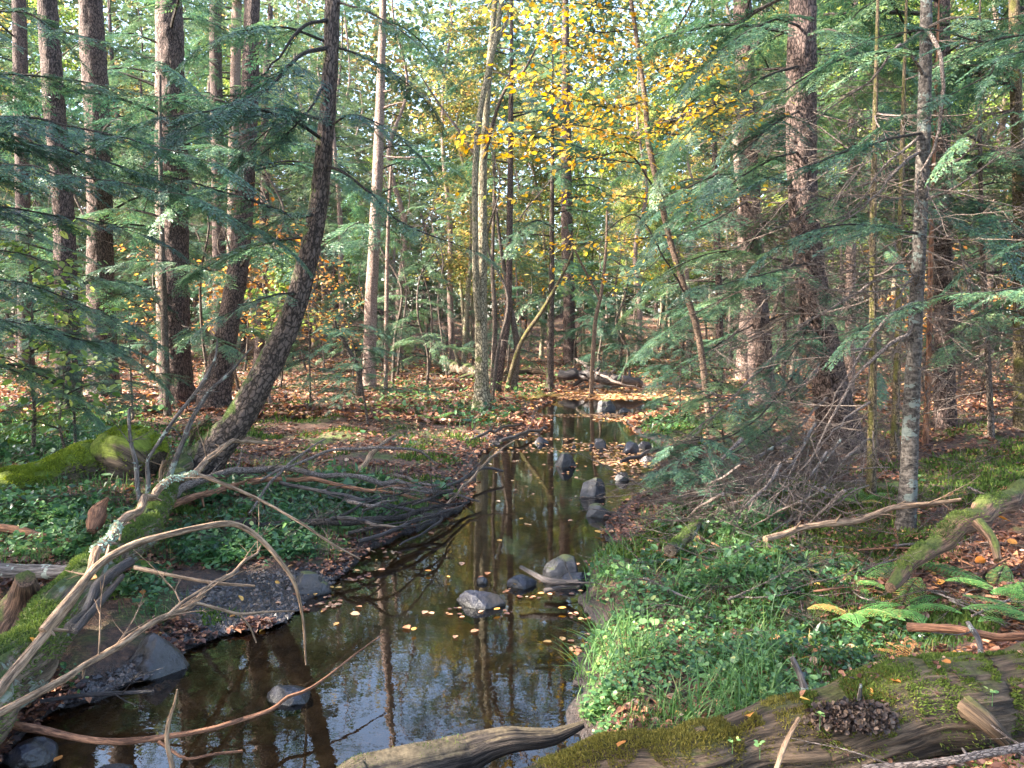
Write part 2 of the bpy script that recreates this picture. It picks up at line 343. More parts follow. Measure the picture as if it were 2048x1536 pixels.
# ---------------------------------------------------------------- ground
def ground_mat():
    m, n, out = newmat('forest floor'); g = n.nodes.new('ShaderNodeNewGeometry'); pos = g.outputs['Position']
    n1 = noise(n, pos, 3.2, 6, .65); n2 = noise(n, pos, 30, 5, .7); n3 = noise(n, pos, 1.1, 4, .6)
    soil = ramp(n, n2, [(.3, (.035, .022, .018)), (.5, (.10, .055, .038)), (.7, (.24, .115, .065))])
    mo = ramp(n, n2, [(.3, (.03, .05, .012)), (.6, (.10, .14, .03)), (.8, (.2, .22, .05))])
    k = mathn(n, 'ADD', mathn(n, 'MULTIPLY', n3, .7), mathn(n, 'MULTIPLY', n1, .5)); k = mathn(n, 'MULTIPLY', mathn(n, 'SUBTRACT', k, .60), 9, True)
    k = mathn(n, 'MULTIPLY', k, attr(n, 'rnd'))
    c = mix(n, k, soil, mo)
    sx = n.nodes.new('ShaderNodeSeparateXYZ'); n.links.new(pos, sx.inputs[0])
    mud = ramp(n, noise(n, pos, 55, 4, .7), [(.38, (.014, .010, .010)), (.6, (.045, .033, .031)), (.75, (.10, .075, .068))])
    low = mathn(n, 'SUBTRACT', 1.0, mathn(n, 'MULTIPLY', mathn(n, 'SUBTRACT', sx.outputs[2], .03), 16, True), True)
    c = mix(n, low, c, mud)
    bedc = ramp(n, noise(n, pos, 9, 5, .6), [(.35, (.09, .065, .04)), (.55, (.24, .17, .10)), (.7, (.40, .30, .19))])
    bed = mathn(n, 'MULTIPLY', mathn(n, 'MULTIPLY', sx.outputs[2], -14.), 1., True); c = mix(n, bed, c, bedc)
    p = n.nodes.new('ShaderNodeBsdfPrincipled'); n.links.new(c, p.inputs['Base Color'])
    n.links.new(mathn(n, 'SUBTRACT', .9, mathn(n, 'MULTIPLY', low, .45)), p.inputs['Roughness'])
    n.links.new(bump(n, mathn(n, 'ADD', n2, noise(n, pos, 90, 3, .6)), 1., .03), p.inputs['Normal']); n.links.new(p.outputs[0], out.inputs[0]); return m
def build_ground():
    t = np.linspace(-1, 1, 560); xs = 70 * np.sinh(t * 4.6) / np.sinh(4.6)
    s = np.linspace(0, 1, 560); ys = -2 + 112 * (np.exp(s * 4.2) - 1) / (np.exp(4.2) - 1)
    X, Y = np.meshgrid(xs, ys); Z = H(X, Y)
    d = sdist(X, Y); V = np.stack([X, Y, Z], -1).reshape(-1, 3); nx, ny = len(xs), len(ys)
    i = np.arange(ny - 1)[:, None] * nx; j = np.arange(nx - 1)[None]
    F = np.stack([i + j, i + j + 1, i + nx + j + 1, i + nx + j], -1).reshape(-1, 4)
    mb = MB(); mb.add(V, F, np.clip(1.4 - Y.ravel() / 30, .25, 1)); o = mb.build('ground', ground_mat()); tag(o, kind='structure')
build_ground()
def water():
    m, n, out = newmat('stream water'); g = n.nodes.new('ShaderNodeNewGeometry'); pos = g.outputs['Position']
    sx = n.nodes.new('ShaderNodeSeparateXYZ'); n.links.new(pos, sx.inputs[0])
    a = noise(n, vscale(n, pos, (7, 9, 7)), 1, 3, .5); b = noise(n, vscale(n, pos, (26, 34, 26)), 1, 2, .5)
    h = mathn(n, 'MULTIPLY_ADD', b, .22); n.links.new(a, h.node.inputs[2])
    bp = bump(n, h, .055, .010)
    gl = n.nodes.new('ShaderNodeBsdfGlossy'); gl.inputs['Roughness'].default_value = .01; gl.inputs['Color'].default_value = (1, 1, 1, 1)
    tr = n.nodes.new('ShaderNodeBsdfTransparent'); tr.inputs[0].default_value = (.68, .56, .42, 1)
    fr = n.nodes.new('ShaderNodeFresnel'); fr.inputs[0].default_value = 1.52
    mx = n.nodes.new('ShaderNodeMixShader'); n.links.new(bp, gl.inputs['Normal']); n.links.new(bp, fr.inputs['Normal'])
    n.links.new(fr.outputs[0], mx.inputs[0]); n.links.new(tr.outputs[0], mx.inputs[1]); n.links.new(gl.outputs[0], mx.inputs[2]); n.links.new(mx.outputs[0], out.inputs[0])
    mb = MB(); x0, y0 = POLY.min(0) - .6; x1, y1 = POLY.max(0) + .6; y0 = max(y0, -1)
    mb.add([(x0, y0, 0), (x1, y0, 0), (x1, y1, 0), (x0, y1, 0)], [(0, 1, 2, 3)])
    tag(mb.build('stream_water', m), kind='structure')
water()

# ---------------------------------------------------------------- foliage templates
RH = np.array([(0, 0, 0), (.45, .5, 0), (1, 0, -.06), (.45, -.5, 0)]); RF = np.array([(0, 1, 2, 3)])
LEAF = np.array([(0, 0, 0), (.28, .30, .05), (.66, .27, .04), (1, 0, -.05), (.66, -.27, .04), (.28, -.30, .05)]); LF = np.array([(0, 1, 2, 3), (0, 3, 4, 5)])
def spray(L=.6, W=.26, step=.045, tl=.05, tw=.012, seed=0, wood=True):
    """flat hemlock spray lying along +x with drooping tip"""
    g = np.random.default_rng(seed); mb = MB(); pos = []; yaw = []; sc = []; pit = []; tubes = []
    n = int(L / step); dro = .22
    for i in range(n):
        s = (i + .6) / n; x = s * L; z = -dro * L * s * s
        for sd in (-1, 1):
            l = W * (1.15 - s) ** .8 * (.35 + .65 * min(1, s * 3.5)) * g.uniform(.6, 1.15)
            if g.random() < .07: continue
            a = sd * (R(62) - R(22) * s + g.normal(0, .10)); m = max(2, int(l / (tl * .42))); dz = g.normal(0, .12) - .18
            for k in range(m):
                q = (k + .3) / m; px = x + math.cos(a) * l * q; py = math.sin(a) * l * q; pz = z + dz * l * q * q
                for s2 in (-1, 1):
                    pos.append((px, py, pz)); yaw.append(a + s2 * g.uniform(.55, .95)); sc.append((tl * g.uniform(.7, 1.2) * (1.1 - .5 * q), tw * g.uniform(.8, 1.3), tl)); pit.append(g.normal(-.08, .15))
            pos.append((x + math.cos(a) * l, math.sin(a) * l, z + dz * l)); yaw.append(a); sc.append((tl, tw * 1.2, tl)); pit.append(-.2)
            if wood: tubes.append(((x, 0, z), (x + math.cos(a) * l, math.sin(a) * l, z + dz * l)))
    pos = np.array(pos); N = len(pos)
    scatter(mb, RH, RF, pos, rotm(np.array(yaw), np.array(pit), g.normal(0, .35, N)), np.array(sc), np.clip(g.normal(.42, .12, N) + .22 * np.sin(pos[:, 0] * 23 + pos[:, 1] * 31 + seed), 0, 1), 0)
    if wood:
        xs = np.linspace(0, 1, 5); tube(mb, np.stack([xs * L, 0 * xs, -dro * L * xs * xs, .0035 * (1.1 - xs) * L / .5], -1), 3, mat=1, cap=False)
        for a, b in tubes: tube(mb, [(*a, .0014), (*b, .0006)], 3, mat=1, cap=False)
    return mb
SP0 = [spray(.55, .21, .040, .040, .0125, 10 + i) for i in range(4)]            # near, fine
SP1 = [spray(.75, .32, .070, .075, .021, 20 + i, False) for i in range(4)]      # middle distance
SP2 = [spray(1.1, .5, .16, .17, .055, 30 + i, False) for i in range(3)]         # far
def limb_mesh(mb, path, r0, sprays, dens=9., size=1., start=.12, seed=0, droop=.15, tip=True, woodmat=1, sides=5):
    """path: k x 3 world/local points; a woody limb with flat sprays both sides"""
    g = np.random.default_rng(seed); p = spline(path, .06); n = len(p)
    L = np.concatenate([[0], np.cumsum(np.linalg.norm(np.diff(p, axis=0), axis=1))]); s = L / L[-1]
    p = p + np.stack([vn(L * 5, L * 0 + seed + .5), vn(L * 5, L * 0 + seed + 9.5), vn(L * 5, L * 0 + seed + 4.5)], -1) * .012 * min(1, L[-1])
    tube(mb, np.column_stack([p, r0 * (1.05 - s) ** .8 + .0008]), sides, mat=woodmat, cap=False)
    T = np.gradient(p, axis=0); T /= np.linalg.norm(T, axis=1)[:, None]
    N = int(L[-1] * dens)
    for i in range(N):
        q = start + (1 - start) * (i + g.random()) / N; k = min(n - 1, int(np.searchsorted(s, q))); sd = 1 if i % 2 else -1
        yaw = math.atan2(T[k, 1], T[k, 0]) + sd * g.uniform(.5, 1.15); pit = math.asin(np.clip(T[k, 2], -1, 1)) * .5 - g.uniform(0, droop * 2)
        z = size * g.uniform(.65, 1.15) * (1.15 - .75 * q)
        mb.merge(sprays[g.integers(len(sprays))], rotm(yaw, pit, g.normal(0, .25))[0] * z, p[k])
    if tip:
        for y_ in (-.25, .2): mb.merge(sprays[0], rotm(math.atan2(T[-1, 1], T[-1, 0]) + y_, math.asin(np.clip(T[-1, 2], -1, 1)) - .1, 0)[0] * size * .7, p[-1])
def tmpl_limb(L, sprays, seed, dens, size):
    mb = MB(); g = np.random.default_rng(seed)
    limb_mesh(mb, [(0, 0, 0), (L * .35, L * g.normal(0, .04), L * .05), (L * .7, L * g.normal(0, .07), L * -.02), (L, L * g.normal(0, .09), -L * .16)], .011 * L, sprays, dens, size, .18, seed, sides=4)
    return mb
TL1 = [tmpl_limb(2.2, SP1, 40 + i, 6.0, 1.0) for i in range(4)]
TL2 = [tmpl_limb(2.6, SP2, 50 + i, 3.6, .9) for i in range(3)]
def bare(mb, p0, d, L, r, depth, g, mat=0, gravity=-.12, sides=4):
    """dead branch with side twigs"""
    n = max(4, int(L / .12)); p = np.array(p0, float); d = np.array(d, float); d /= np.linalg.norm(d); pts = []; dirs = []
    for i in range(n + 1):
        s = i / n; pts.append((*p, r * (1 - .85 * s) + .0006)); dirs.append(d.copy())
        d = d + g.normal(0, .10, 3) + np.array([0, 0, gravity * (L / n)]); d /= np.linalg.norm(d); p = p + d * L / n
    tube(mb, pts, sides if depth else 3, mat=mat, cap=False, rnd=g.random())
    if depth > 0:
        for k in range(int(L * 5.5) + 3):
            i = g.integers(1, n); q = g.normal(0, 1, 3); q -= dirs[i] * q.dot(dirs[i]); q /= np.linalg.norm(q) + 1e-9; q[2] *= .5
            bare(mb, pts[i][:3], dirs[i] + q * g.uniform(.6, 1.1), L * g.uniform(.2, .5) * (1.1 - i / n), r * .45, depth - 1, g, mat, gravity, 3)
TB = []
for i in range(5):
    b_ = MB(); bare(b_, (0, 0, 0), (1, 0, .02), 1.6, .009, 2, np.random.default_rng(60 + i), gravity=-.2); TB.append(b_)

# ---------------------------------------------------------------- trees
def trunk_path(px, Y, top, lean=None):
    """px: [(u, v, width_px)] from foot to the top of the frame, at distance Y (or one Y per point)"""
    out = []
    for i, (u, v, w_) in enumerate(px):
        y = Y if np.isscalar(Y) else Y[i]; p = P(u, v, y); out.append((*p, w_ / 2 * y / FPX))
    out = np.array(out); z0 = HT(out[0, 0], out[0, 1]); out[0, 2] = min(out[0, 2], z0 - .05) if abs(out[0, 2] - z0) < 1.2 else z0 - .05
    d = out[-1, :3] - out[-2, :3]; d /= np.linalg.norm(d); p = out[-1, :3].copy(); r = out[-1, 3]; ext = []
    k = 0; hh = top - p[2]
    if hh > 1:
        for k in range(5):
            d = d * .8 + np.array([0, 0, .2]); d /= np.linalg.norm(d); p = p + d * hh / 5; ext.append((*p, r * (1 - (k + 1) / 5.4)))
        out = np.vstack([out, ext])
    return out
def crown_mesh(mb, path, z0, z1, n, tmpls, Lmax, seed, dead=0, low=1.0):
    g = np.random.default_rng(seed); zs = path[:, 2]
    for i in range(n):
        s = ((i + g.random()) / n) ** .9; z = z0 + (z1 - z0) * s
        c = [np.interp(z, zs, path[:, k]) for k in (0, 1)] + [z]
        l = Lmax * (1 - s) ** .75 * g.uniform(.6, 1.1) + .25; t = tmpls[g.integers(len(tmpls))]; Lt = 2.2 if tmpls is TL1 else 2.6
        mb.merge(t, rotm(g.uniform(0, 2 * np.pi), g.uniform(-.28, .12) + .35 * s, g.normal(0, .15))[0] * (l / Lt), c)
def dead_limbs(mb, path, z0, z1, n, seed, size=1., az=None, mat=0, thick=1.):
    g = np.random.default_rng(seed); zs = path[:, 2]
    for i in range(n):
        z = g.uniform(z0, z1); c = [np.interp(z, zs, path[:, k]) for k in (0, 1)] + [z]
        a = g.uniform(0, 2 * np.pi) if az is None else g.normal(az[0], az[1]); M = rotm(a, g.normal(-.18, .2), g.uniform(-3, 3))[0] * (size * g.uniform(.35, 1.1))
        mb.merge(TB[g.integers(5)], M, c)
def smooth_trunk(path, step): return spline(path, step)
TREES = {}
def tree(key, name, cat, label, px, Y, top, bark, crown=None, dead=None, sides=28, amp=.10, flare=.35, step=.05, group=None, leafm=None, seed=1):
    pth = trunk_path(px, Y, top); base = pth[0, :3].copy(); root = empty(name, base, label, cat, group)
    loc = pth.copy(); loc[:, :3] -= base; sp_ = smooth_trunk(loc, step)
    mb = MB(); tube(mb, sp_, sides, amp, 5, 3.2, flare=flare, seed=seed * 3.7); mb.build('trunk', bark, root)
    if crown:
        mb = MB(); z0, z1, n, tm, Lm = crown; crown_mesh(mb, loc, z0 - base[2], z1 - base[2], n, tm, Lm, seed)
        mb.build('crown', [leafm or M_hem, M_twigd], root, smooth=False)
    if dead:
        mb = MB()
        for (z0, z1, n, size, az) in dead: dead_limbs(mb, loc, z0 - base[2], z1 - base[2], n, seed + n, size, az)
        mb.build('dead_branches', M_twig, root)
    TREES[key] = (root, base, loc); return root
def add_limb(key, pts, r0, dens=9, size=1., sprays=None, seed=0, mats=None, label=None, bare_=False, start=.12, droop=.15):
    """pts: pixel (u, v, Y) from the trunk outwards"""
    root, base, loc = TREES[key]; w_ = np.array([P(u, v, y) for u, v, y in pts]) - base; mb = MB()
    k = np.argmin(np.abs(spline(loc, .1)[:, 2] - w_[0, 2])); w_[0] = spline(loc, .1)[k, :3]
    if bare_:
        g = np.random.default_rng(seed); p = spline(w_, .08); s = np.linspace(0, 1, len(p)); p += g.normal(0, .006, p.shape)
        tube(mb, np.column_stack([p, r0 * (1.08 - s) + .001]), 6, cap=False)
        T = np.gradient(p, axis=0)
        for i in range(int(len(p) * .22 * dens / 9) + 1):
            q = g.integers(len(p) // 4, len(p)); d = T[q] / np.linalg.norm(T[q]) + g.normal(0, .5, 3); bare(mb, p[q], d, g.uniform(.2, .6) * size, r0 * .3, 1, g)
        o = mb.build('bare_limb', mats or M_twig, root)
    else:
        limb_mesh(mb, w_, r0, sprays or SP0, dens, size, start, seed, droop); o = mb.build('limb', mats or [M_hem, M_twigd], root, smooth=False)
    if label: o['label'] = label
    return o

# left group
tree('L7', 'leaning_hemlock_tree', 'tree', 'dark leaning tree with curved base and moss at the foot, left of the stream',
     [(385, 950, 72), (425, 905, 64), (480, 835, 56), (540, 725, 50), (580, 640, 44), (605, 560, 40), (630, 450, 36), (645, 330, 33), (658, 180, 30), (665, 0, 27)], [7.2, 7.2, 7.2, 7.2, 7.2, 7.2, 7.2, 7.2, 7.2, 7.2], 13, M_bark2,
     crown=(7.5, 13, 18, TL1, 2.2), sides=44, step=.03, amp=.13, seed=3, flare=.2)
tree('L6', 'hemlock_tree', 'tree', 'brown curved trunk with mossy foot just behind the leaning tree', [(425, 800, 62), (440, 740, 48), (462, 620, 42), (480, 500, 38), (495, 300, 34), (505, 0, 28)], 12.5, 15, M_bark,
     crown=(9, 15, 22, TL1, 2.0), seed=4, sides=32)
tree('L4', 'hemlock_tree', 'tree', 'thick shaggy barked trunk with sunlit left edge, third big trunk from the left', [(352, 795, 60), (352, 700, 52), (350, 500, 50), (345, 250, 48), (338, 0, 44)], 13, 17, M_bark,
     crown=(9.5, 17, 22, TL1, 2.2), dead=[(1.5, 6, 10, .9, None)], seed=5, sides=36, amp=.16)
tree('L3', 'hemlock_tree', 'tree', 'large dark trunk with reddish right edge, second big trunk from the left', [(208, 760, 54), (202, 600, 48), (199, 400, 46), (196, 250, 45), (180, 0, 42)], 14, 17, M_bark,
     crown=(9.5, 17, 22, TL1, 2.2), dead=[(1.5, 6, 10, .9, None)], seed=6, sides=36, amp=.13)
tree('L2', 'hemlock_tree', 'tree', 'dark trunk with broken stubs, leftmost of the big near trunks', [(136, 770, 46), (132, 600, 40), (126, 400, 38), (108, 200, 37), (94, 0, 34)], 12, 16, M_bark,
     crown=(9.5, 16, 22, TL1, 2.2), dead=[(1.2, 6, 12, .9, None)], seed=7, sides=32)
tree('L1', 'hemlock_tree', 'tree', 'slim grey trunk against bright sky in the top left corner', [(52, 720, 28), (46, 400, 26), (38, 0, 25)], 20, 17, M_bark, crown=(6, 17, 34, TL1, 2.2), seed=8, sides=18, step=.1)
tree('L5', 'hemlock_tree', 'tree', 'slim grey trunk between the shaggy trunk and the curved trunk, set farther back', [(440, 715, 26), (436, 400, 24), (430, 0, 22)], 22, 18, M_bark, crown=(7, 18, 30, TL1, 2.3), seed=9, sides=18, step=.1)
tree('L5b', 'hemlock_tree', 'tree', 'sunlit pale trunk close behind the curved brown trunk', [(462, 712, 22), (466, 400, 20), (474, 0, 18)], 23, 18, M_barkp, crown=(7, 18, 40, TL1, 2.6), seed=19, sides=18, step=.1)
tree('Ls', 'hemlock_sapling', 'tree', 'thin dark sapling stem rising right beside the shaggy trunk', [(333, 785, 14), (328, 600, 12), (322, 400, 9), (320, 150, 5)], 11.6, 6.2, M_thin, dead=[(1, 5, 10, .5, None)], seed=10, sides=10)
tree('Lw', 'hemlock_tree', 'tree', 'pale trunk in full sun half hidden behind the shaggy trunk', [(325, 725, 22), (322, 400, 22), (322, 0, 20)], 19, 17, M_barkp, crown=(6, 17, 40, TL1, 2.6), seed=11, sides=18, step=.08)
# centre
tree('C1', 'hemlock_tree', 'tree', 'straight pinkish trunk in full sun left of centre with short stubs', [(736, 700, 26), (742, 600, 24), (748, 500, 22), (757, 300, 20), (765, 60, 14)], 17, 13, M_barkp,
     crown=(8, 13, 24, TL1, 2.0), dead=[(1.8, 6, 26, .8, None)], seed=12, sides=20, step=.07)
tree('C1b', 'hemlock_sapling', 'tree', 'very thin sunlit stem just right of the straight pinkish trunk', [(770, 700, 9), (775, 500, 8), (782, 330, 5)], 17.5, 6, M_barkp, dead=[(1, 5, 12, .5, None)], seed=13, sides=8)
tree('C2', 'forked_maple_tree', 'tree', 'twin stemmed olive barked tree standing on the left bank at the bend', [(963, 792, 36), (963, 740, 27), (962, 600, 24), (964, 480, 20), (966, 350, 16), (972, 240, 13), (980, 120, 12), (990, 0, 10)], 13.5, 11, M_barkg, seed=14, sides=28, amp=.14, flare=.5)
def stem(key, pts, widths, bark, part='stem', sides=12, amp=.1):
    root, base, loc = TREES[key]; q = np.array([(*(P(u, v, y) - base), w_ / 2 * y / FPX) for (u, v, y), w_ in zip(pts, widths)]); mb = MB(); tube(mb, spline(q, .05), sides, amp); return mb.build(part, bark, root)
stem('C2', [(957, 640, 13.4), (952, 560, 13.3), (950, 420, 13.2), (951, 330, 13.2), (958, 240, 13.2), (975, 150, 13.2), (995, 60, 13.2), (1010, -60, 13.2)], [14, 13, 12, 12, 11, 11, 10, 8], M_barkg)
stem('C2', [(965, 330, 13.5), (985, 250, 13.3), (1010, 180, 13.), (1045, 145, 12.8), (1075, 90, 12.6), (1110, 10, 12.5)], [9, 7, 6, 5, 4, 2], M_thin, 'limb')
stem('C2', [(957, 320, 13.4), (920, 265, 13.3), (880, 210, 13.3), (840, 150, 13.2)], [6, 5, 4, 2], M_thin, 'limb')
stem('C2', [(985, 100, 13.2), (1010, 50, 13.3), (1030, -30, 13.4)], [8, 7, 5], M_barkg, 'limb')
tree('C3', 'hemlock_tree', 'tree', 'reddish trunk with bent foot in the clump behind the twin stemmed tree', [(990, 742, 20), (1004, 705, 17), (1014, 640, 14), (1018, 550, 13), (1020, 400, 12), (1022, 200, 9)], 17.5, 11, M_bark, crown=(5.5, 11, 30, TL1, 2.), dead=[(1, 6, 14, .6, None)], seed=15, sides=14, step=.08)
tree('C3b', 'hemlock_sapling', 'tree', 'dark curved stem right of the reddish trunk in the clump', [(1028, 738, 15), (1034, 700, 13), (1026, 640, 11), (1012, 560, 9), (1000, 480, 7)], 17.6, 6, M_thin, dead=[(1, 5, 8, .6, None)], seed=16, sides=10)
tree('C3c', 'hemlock_sapling', 'tree', 'dark thin upright stem left in the clump by the fallen trunks', [(985, 735, 12), (990, 640, 10), (985, 540, 8), (988, 400, 6)], 18, 7, M_thin, dead=[(1, 5, 8, .6, None)], seed=17, sides=10)
tree('C3d', 'maple_sapling', 'tree', 'sloping pale stem leaning right over the clump at the bend', [(1010, 738, 10), (1040, 690, 9), (1085, 620, 8), (1130, 540, 5)], 17.2, 4.2, M_thing, seed=18, sides=8)
tree('C4', 'hemlock_tree', 'tree', 'short dark trunk with mossy foot above the dark bank at the bend', [(1100, 726, 16), (1101, 660, 13), (1103, 560, 12), (1104, 400, 9)], 18.5, 9, M_bark2, crown=(3.6, 9, 26, TL1, 1.8), seed=20, sides=14, step=.08)
tree('C7', 'hemlock_tree', 'tree', 'broad grey purple trunk in shade far behind the bend', [(1140, 700, 26), (1138, 600, 23), (1134, 450, 22), (1132, 200, 18)], 27, 17, M_bark, crown=(6, 17, 50, TL1, 2.8), seed=21, sides=16, step=.1)
tree('C6', 'birch_sapling', 'tree', 'slender coppery forked sapling right of the broad shaded trunk', [(1182, 712, 9), (1190, 650, 8), (1202, 590, 7), (1212, 500, 6), (1214, 420, 4)], 18, 4.6, M_birch, seed=22, sides=8)
stem('C6', [(1200, 600, 18), (1180, 560, 18), (1150, 500, 17.8), (1130, 440, 17.6)], [6, 5, 4, 2], M_birch, 'limb', 6, 0)
tree('C5', 'yellow_birch_tree', 'tree', 'slender coppery tree hung with yellow leaves right of centre', [(1425, 790, 15), (1400, 690, 13), (1370, 580, 12), (1340, 480, 12), (1318, 380, 12), (1298, 290, 11), (1290, 200, 10), (1278, 110, 9), (1262, 0, 8)], 10.5, 9.5, M_birch, seed=23, sides=16, amp=.03, flare=.3)
# right
tree('R1', 'hemlock_tree', 'tree', 'shaggy red brown trunk standing behind the yellow leaved tree', [(1530, 775, 48), (1512, 600, 42), (1500, 400, 38), (1492, 200, 36), (1484, 0, 32)], 13.5, 16, M_bark, crown=(5.5, 16, 55, TL1, 3.), dead=[(.8, 5, 45, 1.2, None)], seed=24, sides=28, step=.06, amp=.14)
tree('R2', 'hemlock_tree', 'tree', 'biggest trunk on the right, thick furrowed bark, curving down to a brush heap', [(1690, 905, 84), (1668, 820, 72), (1650, 710, 64), (1626, 580, 56), (1606, 400, 52), (1602, 200, 54), (1606, 0, 48)], 8.6, 16, M_bark, crown=(5.2, 16, 45, TL1, 3.), dead=[(.7, 4.6, 60, 1.1, (3.2, 1.2))], seed=25, sides=44, step=.035, amp=.16)
tree('R3', 'fir_tree', 'tree', 'slim grey lichen spotted trunk standing nearest on the right bank', [(1812, 1005, 38), (1818, 940, 33), (1824, 800, 30), (1830, 660, 27), (1838, 500, 25), (1846, 300, 25), (1852, 60, 22), (1853, 0, 21)], 5.2, 8, M_barks, dead=[(.9, 3.6, 26, .75, (3.3, 1.5))], seed=26, sides=32, step=.025, amp=.02, flare=.25)
tree('R3b', 'hemlock_tree', 'tree', 'dark mid sized trunk close behind the slim grey trunk on the right', [(1892, 830, 42), (1888, 700, 36), (1886, 500, 32), (1884, 100, 28)], 10, 14, M_bark, crown=(4.6, 14, 45, TL1, 2.6), dead=[(.8, 4.5, 60, 1.1, None)], seed=27, sides=26, step=.05)
tree('R4', 'hemlock_sapling', 'tree', 'thin mossy stem with golden side facing the sun left of the slim grey trunk', [(1742, 985, 20), (1744, 850, 17), (1746, 650, 15), (1746, 480, 13), (1750, 250, 10)], 6.2, 5.2, M_thing, dead=[(.6, 3.6, 40, .8, (3.2, 1.4))], seed=28, sides=16)
tree('R5', 'hemlock_sapling', 'tree', 'second thin mossy stem between the golden stem and the slim grey trunk', [(1788, 930, 18), (1792, 800, 15), (1797, 640, 13), (1802, 400, 10)], 7.6, 6, M_thing, dead=[(.6, 4, 40, .9, None)], seed=29, sides=12)
tree('R6', 'hemlock_tree', 'tree', 'mossy yellowish trunk cut by the right edge of the picture', [(2042, 860, 28), (2040, 640, 24), (2038, 400, 22), (2030, 100, 20)], 9.5, 12, M_thing, crown=(4.4, 12, 40, TL1, 2.2), dead=[(.6, 4.5, 45, 1., None)], seed=30, sides=16)
tree('R7', 'hemlock_sapling', 'tree', 'thin reddish stem just behind the slim grey trunk with many dead twigs', [(1852, 850, 12), (1858, 700, 11), (1862, 500, 9), (1868, 300, 7)], 9, 6.5, M_woodr, dead=[(.6, 4.5, 50, 1., None)], seed=31, sides=8)
tree('R8', 'hemlock_sapling', 'tree', 'thin stem with dense dead twigs between the slim grey trunk and the right edge', [(1985, 850, 13), (1975, 700, 11), (1965, 500, 10), (1960, 300, 8)], 9.2, 6.5, M_thin, dead=[(.6, 4.5, 55, 1., None)], seed=32, sides=8)
tree('R9', 'hemlock_tree', 'tree', 'narrow dark trunk just left of the shaggy red brown trunk', [(1440, 745, 16), (1438, 600, 14), (1432, 420, 12)], 16, 12, M_bark, crown=(4.5, 12, 40, TL1, 2.2), dead=[(.8, 4.5, 30, 1., None)], seed=33, sides=12, step=.08)
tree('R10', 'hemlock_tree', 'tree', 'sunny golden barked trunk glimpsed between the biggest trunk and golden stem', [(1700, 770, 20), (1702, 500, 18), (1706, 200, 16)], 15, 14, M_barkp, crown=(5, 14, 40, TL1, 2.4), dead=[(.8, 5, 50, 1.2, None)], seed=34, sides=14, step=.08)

# hemlocks just outside the frame whose boughs hang into it
def bough_tree(key, label, x, y, h, seed, crown):
    p = np.array([(x, y, HT(x, y) - .05, .13), (x + .05, y, h * .4, .10), (x, y + .05, h * .75, .06), (x, y, h, .01)])
    base = p[0, :3].copy(); root = empty('hemlock_tree', base, label, 'tree'); loc = p.copy(); loc[:, :3] -= base; mb = MB()
    tube(mb, spline(loc, .08), 18, .1, seed=seed); mb.build('trunk', M_bark, root)
    if crown: mb = MB(); z0, z1, n, tm, Lm = crown; crown_mesh(mb, loc, z0, z1, n, tm, Lm, seed); mb.build('crown', [M_hem, M_twigd], root, smooth=False)
    TREES[key] = (root, base, loc)
bough_tree('XL', 'hemlock beyond the left edge whose blue green boughs sweep in front of the big trunks', -4.9, 5.6, 9, 101, (4.6, 9, 16, TL1, 1.7))
bough_tree('XR', 'hemlock beyond the right edge whose boughs hang over the slim grey trunk', 4.3, 4.6, 9, 102, (3.6, 9, 26, TL1, 2.0))
bough_tree('XT', 'small hemlock at the left edge with low dark boughs over the grass', -5.6, 7.6, 5, 103, (.8, 5, 20, TL1, 1.5))
